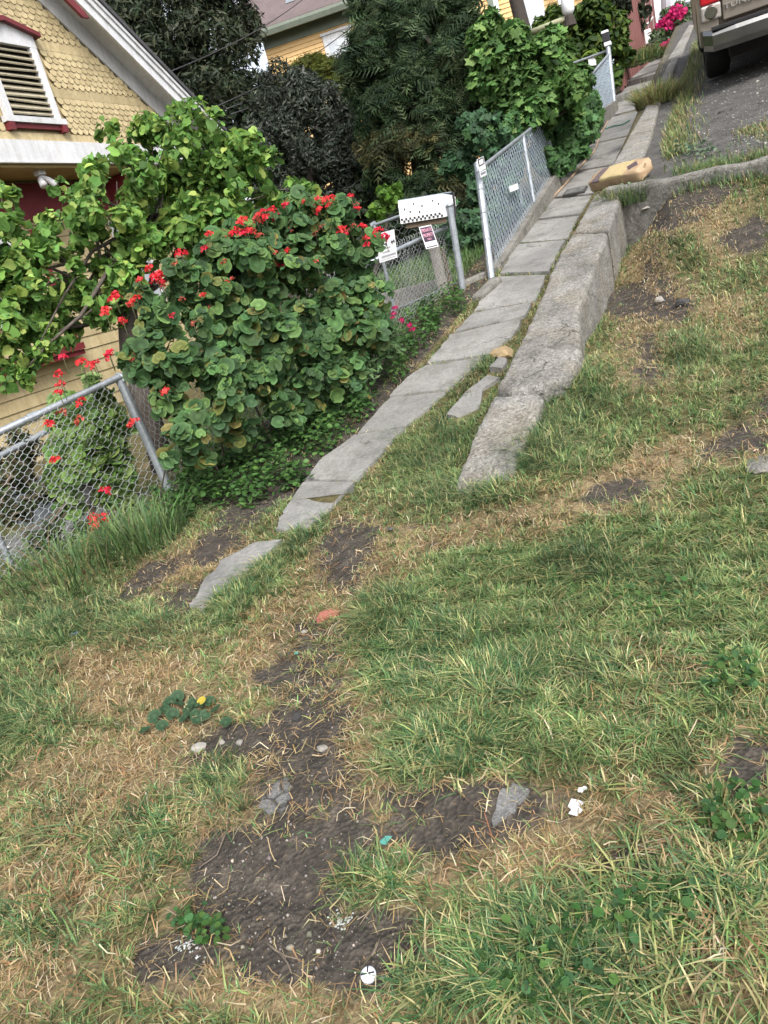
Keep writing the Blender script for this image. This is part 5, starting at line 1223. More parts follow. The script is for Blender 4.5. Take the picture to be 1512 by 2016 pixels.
# --- geranium bush on the fence
GB = [(690, 435, 5.55, 30), (655, 420, 5.5, 30), (615, 420, 5.45, 30), (570, 435, 5.35, 34), (520, 450, 5.2, 34), (465, 470, 5.1, 34), (410, 510, 4.95, 32), (350, 550, 4.8, 30), (730, 480, 5.6, 26), (640, 470, 5.5, 55), (560, 480, 5.3, 62), (470, 525, 5.05, 66), (385, 580, 4.85, 62), (312, 640, 4.65, 46), (690, 530, 5.6, 50), (705, 600, 5.55, 56), (600, 590, 5.25, 95), (500, 650, 4.95, 95), (405, 700, 4.65, 76), (335, 715, 4.5, 50), (700, 680, 5.35, 55), (625, 710, 5.1, 62), (530, 755, 4.85, 60), (440, 800, 4.55, 50), (372, 860, 4.35, 40), (735, 650, 5.5, 36), (262, 700, 4.6, 34), (355, 800, 4.45, 48), (590, 410, 5.5, 30), (660, 430, 5.6, 26), (280, 590, 4.7, 26), (330, 900, 4.3, 20), (690, 740, 5.3, 34), (600, 780, 5.05, 36), (460, 740, 4.7, 70), (560, 660, 5.1, 90), (480, 850, 4.75, 34), (560, 825, 4.95, 36), (640, 790, 5.15, 36), (400, 895, 4.45, 26), (700, 770, 5.3, 30), (300, 740, 4.5, 40), (660, 620, 5.45, 70)]
GCOL = [[.085, .16, .055], [.068, .135, .05], [.105, .19, .058], [.05, .105, .042], [.12, .205, .06], [.07, .145, .058], [.085, .16, .055], [.068, .135, .05], [.05, .105, .042], [.085, .16, .055], [.105, .19, .058], [.07, .145, .058], [.05, .105, .042], [.068, .135, .05], [.20, .19, .06]]
def ggrad(C, col):  # top light painted into leaf colour: upper leaves lighter and yellower, lower darker
    px, py = proj(C); t = ss(0.0, 1.0, (py - (900 - px * .62)) / 260.)[:, None]
    return col * (1.9 - .75 * t) * (np.array([1.2, 1.05, .8]) * (1 - t) + np.array([1.06, 1.02, .95]) * t)
gbase = T3(-3.3, 4.6)
ger, gcrown = plant('geranium_bush', 'large mound of scalloped geranium leaves with red flowers over the fence', 'bush', gbase, GB, 8500, GER, GERF, 0.0315, GCOL, parts=True, up=.5, rnd=.5, sub=11, sr=.38, shell=.6, tcol=GERT, toc=.55, crown_name='foliage')
GB2 = [(120, 930, 5.3, 30), (130, 1000, 5.1, 28), (250, 830, 4.9, 46), (310, 930, 4.75, 40), (200, 940, 4.95, 50), (170, 860, 5.0, 60), (310, 850, 4.7, 50), (230, 870, 4.85, 60), (190, 880, 5.0, 62), (245, 950, 4.9, 56), (150, 815, 5.1, 40), (215, 780, 4.9, 34), (270, 820, 4.8, 45), (290, 900, 4.75, 45), (130, 890, 5.1, 30), (180, 740, 4.9, 22), (255, 745, 4.75, 22), (215, 1010, 4.8, 34)]
ger2, gcrown2 = plant('geranium_shrub', 'smaller lighter green geranium shrub behind the left chain link mesh', 'bush', T3(-3.9, 3.9), GB2, 8000, GER, GERF, 0.034, [[.13, .23, .06], [.17, .27, .075], [.10, .18, .055], [.21, .29, .11]], parts=True, up=.5, rnd=.4, tcol=GERT, toc=.5, crown_name='foliage', keep=lambda C: C[:, 0] < fence_x(C[:, 1]) - .06)
# stems
for i in range(12):
    b = GB[rng.integers(0, len(GB))]; e = at_d(b[0], b[1], b[2] + .1); s = np.array([e[0] + rng.normal(0, .15) - .1, e[1] + rng.normal(0, .2), float(terrain(e[0], e[1])) - .02])
    MB().tube([s, (s + e) / 2 + rng.normal(0, .06, 3), e], [.008, .007, .004], 5).build('stem', 'bark', ger)
# flower heads: a ball of small petals on a stalk
def head_mesh(col, n=46):
    d = rdir(n); d[:, 2] = np.abs(d[:, 2]) * 1.0 - .35; C = d * rng.uniform(.45, 1.0, (n, 1)) * np.array([1, 1, .8])
    V, F, c = scatter([(-.5, 0, 0), (0, .36, .08), (.5, .18, 0), (.5, -.18, 0), (0, -.36, .08)], [(0, 1, 2), (0, 2, 3), (0, 3, 4)], C, d + rng.normal(0, .5, (n, 3)), rng.uniform(.35, .62, n), rng.uniform(0, 6.28, n), pick([col], n, .2))
    return np_mesh('flower_head', V, F, 'petal', c)
RED = [head_mesh((.72, .035, .055), 34), head_mesh((.76, .055, .06), 38), head_mesh((.66, .03, .07), 30), head_mesh((.74, .08, .075), 34)]; FADED = [head_mesh((.45, .09, .06), 26), head_mesh((.38, .10, .07), 22)]; MAG = [head_mesh((.50, .02, .13))]
c7 = [(1245, 85), (1275, 125, 1), (1120, 105), (1140, 130), (1095, 150), (1150, 95), (1090, 100), (1025, 120), (930, 130), (865, 150), (820, 160), (835, 190), (880, 180), (800, 180), (795, 205, 1), (725, 205), (690, 250), (720, 265), (750, 258), (770, 252), (650, 285), (640, 295), (670, 275), (565, 270), (545, 340), (430, 360), (275, 435), (230, 490), (325, 465), (330, 500), (310, 475), (400, 415, 1), (345, 520, 1), (110, 570), (215, 580), (190, 605), (65, 640), (150, 685), (1370, 255), (1410, 285), (1305, 230), (1195, 255), (1190, 290), (1210, 250), (1245, 245, 1), (1320, 290), (1320, 320), (1075, 265, 1), (1050, 275, 1), (1105, 235, 1), (805, 275, 1), (880, 360, 1), (865, 415), (900, 420), (1240, 345, 1), (1080, 400, 1), (490, 700, 1), (225, 835, 1), (195, 875, 1), (10, 900), (85, 850), (355, 1025), (1215, 270)]
c6 = [(375, 310), (350, 410), (360, 470), (350, 520), (480, 340), (530, 355), (565, 350), (650, 290), (800, 280), (820, 320), (825, 290)]
c6b = [(325, 925), (295, 705), (560, 1270), (610, 1265), (570, 1320), (630, 1105), (480, 580), (375, 640, 1), (465, 690, 1), (795, 700)]
def gdist(px, py):
    c = np.array([[b[0], b[1]] for b in GB], float); d2 = ((c - (px, py)) ** 2).sum(1) / np.array([b[3] for b in GB]) ** 2; i = int(np.argmin(d2)); return GB[i][2] - GB[i][3] / FPX * GB[i][2] * .75
def flower(px, py, D, meshes, r, parent, stalk=True):
    p = at_d(px, py, D); o = bpy.data.objects.new('flower_head', meshes[rng.integers(0, len(meshes))]); COL.objects.link(o); o.parent = parent
    if parent.name in WORLD: o.matrix_parent_inverse = Matrix.Translation(-WORLD[parent.name])
    o.matrix_basis = rot_between(p, rng.normal(0, .3, 3) + np.array([0, -.15, 1]), rng.uniform(0, 6.28), r)
    if stalk:
        d = ray(px, py); MB().tube([p - np.array([0, 0, r * .3]), p + d * .05 - np.array([0, 0, .05]), p + d * .14 - np.array([0, 0, .10])], .0025, 4).build('flower_stalk', 'lime_pipe', parent)
for q in c7:
    px, py = 180 + q[0] / 2.439, 350 + q[1] / 2.439; f_ = len(q) > 2
    flower(px, py, gdist(px, py), FADED if f_ else RED, rng.uniform(.026, .044) * (0.9 if f_ else 1.1), ger)
for _ in range(26):
    px = rng.uniform(300, 730); py = 640 - .62 * (px - 300) + rng.normal(15, 26) if px < 620 else rng.uniform(400, 520)
    flower(px, py, gdist(px, py), RED if rng.random() < .55 else FADED, rng.uniform(.016, .030), ger, False)
for q in c6: flower(q[0] / 3.024, 600 + q[1] / 3.024, 4.65, RED, rng.uniform(.03, .04), ger)
for q in c6b: flower(q[0] / 3.024, 600 + q[1] / 3.024, 4.62 if q[0] != 795 else 4.1, FADED if len(q) > 2 else RED, rng.uniform(.034, .046), ger2, False)

plant('tangled_weeds', 'dark tangled weeds and stems inside the left fence near the paving', 'weeds', T3(-4.2, 3.4), [(40, 905, 5.9, 46), (100, 960, 5.5, 36), (30, 1000, 5.4, 36), (90, 1070, 5.0, 34), (170, 1060, 4.9, 36), (240, 1030, 4.8, 36), (300, 1000, 4.7, 26), (20, 950, 5.7, 40)], 3600, STRIP, STRIPF, 0.075, [[.045, .075, .03], [.07, .11, .04], [.10, .085, .05], [.16, .13, .08]], up=.3, rnd=.8, crown_name='foliage', keep=lambda C: C[:, 0] < fence_x(C[:, 1]) - .06)
# --- valerian by the gate
val, _ = plant('valerian_plant', 'grey green leafy plant with pink flowers at the foot of the gate', 'plant', T3(-2.75, 5.7), [(745, 700, 5.6, 34), (760, 660, 5.8, 26), (735, 640, 5.8, 26), (720, 730, 5.4, 30), (780, 690, 5.8, 16)], 900, STRIP, STRIPF, 0.075, [[.10, .17, .07], [.08, .145, .06]], up=.4, crown_name='foliage')
for x, y in ((778, 606), (775, 618), (768, 628), (812, 648), (806, 640), (790, 630)): flower(x, y, 6.1, MAG, .03, val)

# --- dark trees and shrubs behind
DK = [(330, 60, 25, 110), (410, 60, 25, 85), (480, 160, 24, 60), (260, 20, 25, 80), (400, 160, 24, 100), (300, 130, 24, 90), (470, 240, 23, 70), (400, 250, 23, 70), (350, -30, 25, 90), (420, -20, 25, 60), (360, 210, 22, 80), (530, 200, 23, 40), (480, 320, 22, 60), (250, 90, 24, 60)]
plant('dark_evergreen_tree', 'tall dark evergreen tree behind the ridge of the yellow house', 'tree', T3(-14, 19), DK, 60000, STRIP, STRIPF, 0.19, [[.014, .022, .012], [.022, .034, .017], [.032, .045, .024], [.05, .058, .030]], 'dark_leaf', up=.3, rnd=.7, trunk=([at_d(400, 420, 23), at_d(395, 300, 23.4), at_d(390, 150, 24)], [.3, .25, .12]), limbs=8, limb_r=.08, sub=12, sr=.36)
GS = [(600, 230, 15, 75), (560, 180, 15.5, 50), (640, 280, 14.5, 80), (560, 290, 14.5, 70), (620, 350, 14, 70), (690, 350, 14, 46), (540, 370, 14, 50), (680, 280, 14.5, 50), (600, 410, 13.5, 60), (680, 410, 13.5, 46), (520, 230, 15, 40), (550, 420, 13.5, 50)]
plant('olive_shrub', 'dense grey green small leaved shrub between broadleaf tree and fir', 'shrub', T3(-7.5, 12), GS, 42000, STRIP, STRIPF, 0.095, [[.020, .028, .019], [.030, .040, .027], [.045, .056, .042], [.075, .085, .07]], 'dark_leaf', up=.5, rnd=.8, trunk=([at_d(620, 520, 13.6), at_d(615, 430, 13.8), at_d(610, 320, 14.3)], [.14, .11, .05]), limbs=6, limb_r=.05, sub=12, sr=.36)
CY = [(590, 190, 19.5, 26), (560, 170, 20, 18), (600, 140, 20, 20), (625, 132, 20, 18), (648, 128, 20, 16), (585, 160, 20, 24), (660, 150, 19.5, 24), (630, 165, 19.5, 30)]
plant('golden_cypress', 'yellow green cypress tips below the peach house window', 'shrub', T3(-9.5, 17), CY, 6500, FIR, FIRF, 0.22, [[.10, .12, .025], [.14, .15, .03], [.07, .09, .02]], up=.9, rnd=.5, trunk=([at_d(625, 330, 19.5), at_d(625, 170, 19.8)], [.12, .05]))
FR = [(790, 40, 13.5, 95), (758, 70, 13.4, 44), (860, 60, 13.3, 75), (900, 120, 13, 60), (760, 140, 13, 80), (840, 170, 12.7, 85), (742, 190, 13, 42), (920, 200, 12.6, 60), (780, 240, 12.5, 75), (870, 260, 12.3, 80), (730, 270, 12.6, 45), (940, 270, 12.3, 50), (800, 320, 12.2, 70), (880, 340, 12, 60), (760, 340, 12.3, 40), (940, 150, 12.8, 36), (820, -20, 13.5, 70), (950, 90, 12.9, 26), (716, 140, 13.1, 34), (905, 20, 13.2, 36), (830, 390, 11.8, 50), (900, 400, 11.7, 46)]
ftr = [np.array([0, 0, 0.0])] * 3
ftr = [at_d(850, 520, 12.2), at_d(840, 380, 12.3), at_d(815, 200, 12.8), at_d(800, 20, 13.4)]
def fgrad(C, col):
    px, py = proj(C); brown = (fbm(px, py, 1 / 60.) > .56) & (py > 260); return np.where(brown[:, None], col * np.array([1.8, 1.15, 1.1]) * .9, col)
plant('fir_tree', 'big drooping dark green conifer behind the mailbox', 'tree', np.append(ftr[0][:2], terrain(ftr[0][0], ftr[0][1])), FR, 17000, FIR, FIRF, 0.26, [[.03, .055, .026], [.04, .07, .032], [.06, .098, .042], [.02, .038, .02], [.09, .13, .06]], up=.75, rnd=.42, trunk=(ftr, [.22, .2, .14, .06]), limbs=14, limb_r=.05, sub=14, sr=.33, shell=.4, grad=fgrad)
FG = [(1000, 120, 12, 60), (1050, 150, 12, 60), (1090, 190, 12, 50), (1040, 220, 11.8, 50), (980, 170, 11.8, 46), (1120, 150, 12.5, 40), (960, 80, 12.3, 36), (1130, 200, 12.5, 30), (1000, 230, 11.5, 40), (1080, 110, 12.6, 40), (975, 110, 12.2, 46), (1025, 95, 12.4, 34)]
plant('fig_tree', 'bright green fig tree with large lobed leaves above the fence', 'tree', T3(-4.2, 11.3), FG, 8500, FIG, FIGF, 0.105, [[.08, .165, .045], [.105, .205, .055], [.055, .12, .034], [.14, .235, .075]], parts=True, up=.7, rnd=.45, trunk=([T3(-4.2, 11.3, -.1), at_d(1040, 260, 12), at_d(1040, 170, 12.2)], [.09, .08, .03]), limbs=10, sub=9)
IV = [(1105, 315, 12.7, 24), (1125, 300, 13.3, 28), (1145, 270, 14.4, 28), (1160, 230, 16, 24), (1110, 250, 13.5, 50), (1140, 230, 14.5, 40), (1090, 290, 12.6, 42), (1060, 240, 12.3, 36), (1130, 290, 13.2, 30), (1075, 320, 12, 24), (1150, 200, 16, 34), (1160, 250, 15.5, 22), (1120, 215, 14.5, 40), (1100, 330, 12.2, 16), (1030, 230, 11.8, 26), (990, 260, 11.4, 32), (1155, 180, 17, 26), (1165, 215, 17.5, 20)]
plant('ivy_hedge', 'bank of small dark ivy leaves spilling onto the sidewalk', 'hedge', T3(-2.9, 12.8), IV, 16000, IVY, IVYF, 0.075, [[.055, .125, .04], [.07, .155, .05], [.04, .095, .034], [.09, .18, .065]], parts=True, up=.35, rnd=.4, toc=.5, crown_name='foliage', sub=12, sr=.36)
IV2 = [(950, 250, 10.5, 40), (990, 300, 10.5, 36), (930, 320, 10.6, 30), (960, 400, 10.2, 40), (900, 440, 10, 40), (1010, 290, 11, 30), (930, 460, 9.6, 30), (980, 360, 10.4, 40), (900, 330, 10.8, 26), (1020, 330, 10.8, 30), (1040, 400, 10.8, 30)]
plant('climbing_ivy', 'dark ivy climbing the lower conifer branches behind the sidewalk fence', 'ivy', T3(-3.6, 9.8), IV2, 5200, IVY, IVYF, 0.085, [[.028, .07, .03], [.04, .095, .04], [.055, .12, .055], [.018, .045, .02]], 'dark_leaf', up=.3, rnd=.45, toc=.4, crown_name='foliage', keep=lambda C: C[:, 0] < -2.4)
HG = [(1130, 60, 27, 60), (1180, 80, 27, 60), (1195, 120, 26.5, 36), (1100, 90, 27, 45), (1160, 110, 26.5, 50), (1090, 60, 27.5, 36), (1200, 60, 27.5, 36), (1140, 130, 26, 40), (1060, 100, 27, 36), (1195, 165, 26.2, 18)]
plant('boxwood_hedge', 'yellow green clipped shrub between lamp arm and red fence', 'shrub', T3(-4.2, 26), HG, 13000, OVAL, OVALF, 0.20, [[.075, .125, .022], [.11, .165, .03], [.045, .085, .02], [.03, .06, .016]], up=.6, rnd=.5, crown_name='foliage', sub=12, sr=.38)
TT = [(1170, 10, 36, 60), (1220, 25, 36, 40), (1120, 0, 36, 50), (1245, 45, 36, 22), (1080, 20, 35, 40), (1235, 0, 37, 36), (1060, 50, 34, 24)]
plant('sparse_tree', 'thin grey leaved tree with pale gaps above the clipped shrub', 'tree', T3(-6, 36), TT, 6500, OVAL, OVALF, 0.22, [[.045, .06, .035], [.07, .085, .055], [.03, .04, .025]], up=.4, rnd=.7, trunk=([at_d(1160, 120, 36), at_d(1165, 40, 36)], [.2, .1]), limbs=5, limb_r=.08)
SM = [(760, 395, 9.0, 24), (745, 420, 8.8, 18), (775, 380, 9.2, 18)]
plant('small_bay_shrub', 'small bright green leafy shrub left of the mailbox', 'shrub', T3(-4.1, 8), SM, 800, OVAL, OVALF, 0.085, [[.10, .20, .03], [.07, .14, .025]], up=.3, rnd=.5, trunk=([T3(-4.15, 8.0, -.1), at_d(760, 440, 9), at_d(760, 395, 9)], [.03, .025, .01]), limbs=4, limb_r=.012)
BK = [(375, 365, 10.5, 36), (405, 325, 11, 34), (330, 420, 10.5, 36), (700, 470, 12, 60), (620, 480, 11.5, 70), (860, 470, 11.5, 50), (780, 470, 12, 60), (920, 500, 11, 40), (550, 480, 11.5, 70), (850, 430, 11.5, 50), (720, 420, 12.5, 50), (470, 500, 12, 70), (400, 560, 12, 60), (720, 350, 15.5, 60), (690, 300, 16, 50), (660, 240, 16.5, 40), (740, 390, 14, 50), (680, 380, 15, 50), (700, 230, 16.5, 40), (540, 300, 17, 60), (500, 280, 18, 55), (450, 340, 17, 60), (590, 330, 17, 60)]
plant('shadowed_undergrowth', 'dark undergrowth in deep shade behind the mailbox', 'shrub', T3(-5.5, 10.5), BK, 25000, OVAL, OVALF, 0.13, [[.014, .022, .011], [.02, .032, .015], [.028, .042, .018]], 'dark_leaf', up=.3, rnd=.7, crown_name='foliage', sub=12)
VL = [(1318, 50, 38, 24), (1335, 40, 37, 26), (1345, 60, 33, 20), (1310, 75, 33, 20), (1355, 30, 36, 18), (1350, 45, 34, 18), (1325, 90, 30, 14), (1300, 95, 30, 14), (1295, 78, 31, 14)]
v2, _ = plant('red_valerian', 'grey green plants with magenta flowers at the top of the wall', 'plant', T3(-1.6, 33), VL, 3600, STRIP, STRIPF, 0.26, [[.09, .13, .065], [.12, .16, .09], [.06, .10, .04]], up=.5, rnd=.6, crown_name='foliage')
for x, y in ((1312, 38), (1318, 45), (1326, 36), (1332, 28), (1308, 48), (1340, 24), (1322, 30), (1315, 55), (1303, 44), (1306, 90), (1312, 86), (1330, 18), (1336, 34), (1300, 52)): flower(x, y, 32.5 if y < 70 else 29, MAG, rng.uniform(.16, .26), v2, False)
ts_c = at_h(1300, 205, 1.5, .2)
def tuft(name, label, px, py, D, n, h, cols, spread, up_v=(0, 0, 1), w=.006):
    c = at_d(px, py, D) if D else hit(px, py)
    a = rng.uniform(0, 6.28, n); r = spread * np.sqrt(rng.random(n)); base = np.stack([c[0] + r * np.cos(a), c[1] + r * np.sin(a), np.full(n, c[2])], 1)
    return blades(name, base, rng.uniform(.5, 1.1, n) * h, np.full(n, w), rng.gamma(3, .22, n), a + rng.normal(0, .6, n), pick(cols, n), 3, label)
tuft('grass_tuft', 'yellowed grass clump growing over the wall beside the truck', 1292, 208, 14.4, 1100, .42, np.concatenate([YELLOW * 1.5, YELLOW * 1.7, DRY[:2], GREEN[:2] * 1.3]), .30, w=.014)
tuft('grass_tuft', 'long bladed dark green grass clump at the foot of the left fence post', 285, 1075, None, 240, .30, GREEN * .85, .24, w=.010)
tuft('grass_tuft', 'fine grass sprouting round the gap below the cement bag', 1230, 392, None, 420, .20, np.concatenate([YELLOW, GREEN]), .28, w=.006)
tuft('grass_tuft', 'seedy yellow grass stems rising in front of the cement bag', 1215, 372, 9.35, 40, .36, np.concatenate([YELLOW, DRY]), .16, w=.005)
tuft('grass_tuft', 'tangled long grass along the base of the left fence mesh', 150, 1120, None, 420, .26, np.concatenate([GREEN * .8, DRY[:1] * .8]), .42, w=.008)
tuft('grass_tuft', 'dark weedy grass filling the gap between wall end and cross wall', 1258, 398, None, 420, .22, GREEN * .8, .22, w=.008)
tuft('grass_tuft', 'grass clump sprouting below the kerb end of the sidewalk fence', 1052, 425, None, 260, .13, GREEN, .16, w=.006)
tuft('grass_tuft', 'green grass at the foot of the red board fence', 1268, 122, 28.5, 700, .5, np.concatenate([GREEN, YELLOW]), .6, w=.02)
# grass and weeds strip along the upper wall on the street side
def strip_grass(pts, n, h, cols, label, w=.006, jx=.12, dx=0.0):
    P3 = [hit(*p) for p in pts]; t = np.linspace(0, 1, len(P3)); u = rng.random(n); A = np.array(P3)
    x = np.interp(u, t, A[:, 0]) + dx + np.abs(rng.normal(0, jx, n)); y = np.interp(u, t, A[:, 1]) + rng.normal(0, .15, n)
    z = terrain(x, y); blades('grass', np.stack([x, y, z], 1), rng.uniform(.4, 1.1, n) * h, np.full(n, w), rng.gamma(3, .25, n), rng.uniform(0, 6.28, n), pick(cols, n), 2, label)
strip_grass([(1300, 320), (1295, 290), (1310, 240), (1330, 190), (1345, 140), (1360, 90)], 3000, .16, np.concatenate([GREEN, YELLOW, YELLOW, DRY[:2]]), 'weedy grass along the street side of the upper wall', .010, .16, .06)
strip_grass([(1320, 362), (1380, 352), (1450, 345), (1512, 335)], 1800, .13, np.concatenate([GREEN, GREEN, DRY[:2]]), 'dark grass against the face of the cross wall', .007, .08)
strip_grass([(1440, 268), (1470, 262), (1512, 280)], 700, .07, np.concatenate([GREEN, YELLOW, DRY]), 'sparse dry grass patch on the road behind the cross wall', .008, .18)
def yard_lawn(n, x0, x1, y0, y1, h, cols, label, w):
    x, y = sample(n, x0, x1, y0, y1); k = x < fence_x(y) - .12; x, y = x[k], y[k]; n = len(x)
    blades('grass', np.stack([x, y, terrain(x, y)], 1), rng.uniform(.5, 1.2, n) * h, np.full(n, w), rng.gamma(3, .3, n), rng.uniform(0, 6.28, n), pick(cols, n), 2, label)
yard_lawn(26000, -6.5, -2.55, 6.6, 11.5, .16, np.concatenate([GREEN * 1.25, GREEN]), 'fresh green lawn of the yard behind the gate', .008)
yard_lawn(22000, -8.5, -3.6, 1.5, 6.2, .10, np.concatenate([GREEN * .8, YELLOW * .8, DRY[:1] * .6]), 'rough grass of the yard behind the left fence', .007)

# broader, paler blades standing out of the turf
def broad(spots, n, h, cols, label):
    C = []
    for cx, cy, rx, ry in spots:
        k = int(n * rx * ry / 9000) + 20; a = rng.uniform(0, 6.28, k); r = np.sqrt(rng.random(k)); cc = np.stack([cx + rx * r * np.cos(a), cy + ry * r * np.sin(a)], 1); C.append(cc)
    P3 = hits(np.concatenate(C)); m_ = len(P3); q = rng.normal(0, .02, (m_, 2)); P3[:, :2] += q; P3[:, 2] = terrain(P3[:, 0], P3[:, 1])
    blades('grass', P3, rng.uniform(.5, 1.3, m_) * h, rng.uniform(.0035, .0065, m_), np.clip(rng.gamma(3, .42, m_), .1, 2.2), rng.uniform(0, 6.28, m_), pick(cols, m_), 4, label)
broad([(1400, 1850, 120, 140), (1250, 1900, 120, 90), (1050, 1930, 140, 80), (1450, 1650, 60, 90), (1300, 1740, 120, 50), (900, 1960, 120, 50), (1150, 1780, 100, 40)], 110, .062, np.concatenate([GREEN, YELLOW, YELLOW, DRY[:1]]), 'broad pale grass blades at the lower right')
broad([(70, 1400, 90, 70), (150, 1620, 110, 80), (60, 1830, 90, 70), (250, 1700, 90, 50), (330, 1260, 70, 40), (120, 1250, 110, 40)], 90, .062, np.concatenate([GREEN * .85, GREEN, YELLOW[:1]]), 'broad green grass blades on the left of the worn soil')
broad([(850, 1300, 130, 90), (1000, 1420, 160, 80), (1180, 1250, 160, 80), (760, 1200, 70, 50), (1350, 1150, 120, 90), (740, 1740, 60, 40)], 80, .055, np.concatenate([GREEN, GREEN, YELLOW]), 'taller single blades in the green turf of the middle')

# ================================================================ SMALL THINGS
# garden edging behind the gate
ge = empty('garden_edging', T3(-3.0, 7.9), label='weathered timber edging of the lawn behind the gate', cat='edging')
a, b = at_y(738, 600, 7.95), at_y(905, 558, 7.95)
MB().bar(a, b, .08, .20, (0, 0, 1)).build('timber', 'grey_wood', ge, bevel=.01)
le = empty('log_edging', T3(-2.35, 7.7), label='short broken concrete edge piece between gate post and fence post', cat='edging')
a, b = at_y(915, 568, 7.6), at_y(960, 548, 7.75); MB().bar(a, b, .10, .16).build('piece', 'kerb_concrete', le, bevel=.02)
a, b = at_h(940, 590, 1.68), at_h(978, 552, 1.66); MB().bar(a, b, .12, .08).build('piece', 'kerb_concrete', le, bevel=.02)

def rock(name, px, py, size, matn, label, cat='stone', seed=0, squash=.6, sink=.55):
    r = np.random.default_rng(seed); import bmesh
    bm = bmesh.new(); bmesh.ops.create_icosphere(bm, subdivisions=2, radius=1)
    ax = r.uniform(.75, 1.3, 3); cuts = [(unit(r.normal(0, 1, 3)), r.uniform(.55, .85)) for _ in range(7)]
    for v in bm.verts:
        p = np.array(v.co)
        for n_, d_ in cuts:
            s = p @ n_
            if s > d_: p = p - n_ * (s - d_)
        v.co = p * ax * np.array([1, 1, squash]) * (1 + r.normal(0, .02))
    me = bpy.data.meshes.new(name); bm.to_mesh(me); bm.free(); me.materials.append(MATS[matn])
    o = link(name, me, None, label=label, cat=cat); c = hit(px, py); o.location = c + np.array([0, 0, size * squash * (1 - sink)]); o.scale = (size,) * 3; o.rotation_euler = (0, 0, r.uniform(0, 6.28)); return o
rock('stone', 990, 703, .105, 'tan_rock', 'yellowish sandstone lump leaning on the wall edge', seed=1, squash=.55)
rock('stone', 1300, 596, .05, 'pale_rock', 'whitish stone in the straw patch beside the wall', seed=2)
rock('stone', 1346, 602, .065, 'dark_rock', 'black stone right of the whitish stone in the straw', seed=3)
rock('stone', 1500, 915, .075, 'kerb_concrete', 'flat grey stone at the right edge of the lot', seed=4, squash=.16, sink=.75)
rock('stone', 392, 1474, .022, 'pebble', 'grey pebble at the left end of the small dirt patch', seed=5)
rock('stone', 437, 1462, .014, 'pale_rock', 'pale pebble near the middle of the small dirt patch', seed=6)
rock('stone', 472, 1465, .013, 'pale_rock', 'pale oblong pebble at the right of the small dirt patch', seed=7)
rock('stone', 635, 1475, .016, 'pale_rock', 'whitish pebble in the grass right of the small dirt patch', seed=8)
rock('stone', 585, 1415, .02, 'dark_rock', 'dark clod above the pebbles of the small dirt patch', seed=9)
rock('stone', 383, 1568, .018, 'slab_grey', 'small grey stone between two grass clumps', seed=10)
rock('stone', 600, 1247, .016, 'pale_rock', 'light pebble just left below the red brick piece', seed=11)
rock('stone', 1285, 410, .13, 'pale_rock', 'pale broken concrete lump below the cement bag', seed=12, squash=.3)
rock('stone', 1225, 428, .09, 'slab_grey', 'grey concrete scrap at the foot of the wall end', seed=13, squash=.3)
bc = hit(645, 1215); bo = empty('brick_piece', bc, False, label='broken red brick piece lying on the worn grass', cat='brick'); bo.location = bc; bo.rotation_euler = (0.1, .05, .5)
MB().prism([(-.045, -.02, -.01), (.04, -.026, -.01), (.05, .0, -.01), (.02, .024, -.01), (-.03, .022, -.01)], (0.004, 0.002, .026)).build('chunk', 'brick', bo, bevel=.0015)
def flatpiece(name, px, py, pts, s, matn, label, cat, tilt=.15, lift=.012):
    c = hit(px, py); m = MB(); n = len(pts); P = [(x * s, y * s, .12 * s * math.sin(3 * x + 2 * y)) for x, y in pts]
    m.prism(P, (0, 0, max(.0015, s * .03))); o = m.build(name, matn, None, label=label, cat=cat); o.location = c + np.array([0, 0, lift]); o.rotation_euler = (tilt, -tilt * .6, rng.uniform(0, 6.28)); return o
crum = [(-1, -.4), (-.3, -.7), (.2, -.35), (.8, -.5), (1, .1), (.5, .55), (.1, .3), (-.5, .6), (-.9, .2)]
flatpiece('paper_scrap', 1167, 1310, crum, .022, 'plain_white', 'small white paper scrap in the middle of the green grass', 'litter')
flatpiece('paper_scrap', 1136, 1598, crum, .030, 'plain_white', 'crumpled white paper strip on the straw at lower right', 'litter')
flatpiece('paper_scrap', 1148, 1562, crum, .012, 'pale_house', 'tiny grey white scrap just above the crumpled paper strip', 'litter')
flatpiece('plastic_scrap', 761, 1662, [(-.5, -1), (.4, -.8), (.5, .6), (.1, 1), (-.5, .7)], .018, 'teal_plastic', 'teal plastic scrap on the bare soil', 'litter')
flatpiece('plastic_scrap', 585, 1292, [(-.5, -1), (.4, -.8), (.5, .6), (.1, 1), (-.5, .7)], .014, 'teal_plastic', 'faded teal scrap on the dark soil below the brick', 'litter')
flatpiece('plastic_scrap', 148, 1252, crum, .028, 'blue_plastic', 'blue plastic scrap in the grass near the left fence', 'litter')
flatpiece('foil_scrap', 770, 1046, [(-1, -.3), (.6, -.45), (1, .1), (.5, .35), (-.9, .3)], .035, 'silver', 'crushed silver scrap on the bare soil beside the path end', 'litter', .1, .015)
flatpiece('paper_scrap', 20, 1088, [(-1, -.3), (.8, -.3), (1, .1), (-.9, .3)], .05, 'pale_house', 'white strip on the ground behind the left fence', 'litter', .02, .06)
cp = hit(728, 1925); cap = empty('white_disc', cp, False, label='round white cap with black marks on the soil at the bottom', cat='cap'); cap.location = cp + np.array([0, 0, .004]); cap.rotation_euler = (.25, .1, 0)
MB().tube([(0, 0, 0), (0, 0, .010), (0, 0, .014)], [.016, .016, .011], 22).build('disc', 'pale_house', cap, True)
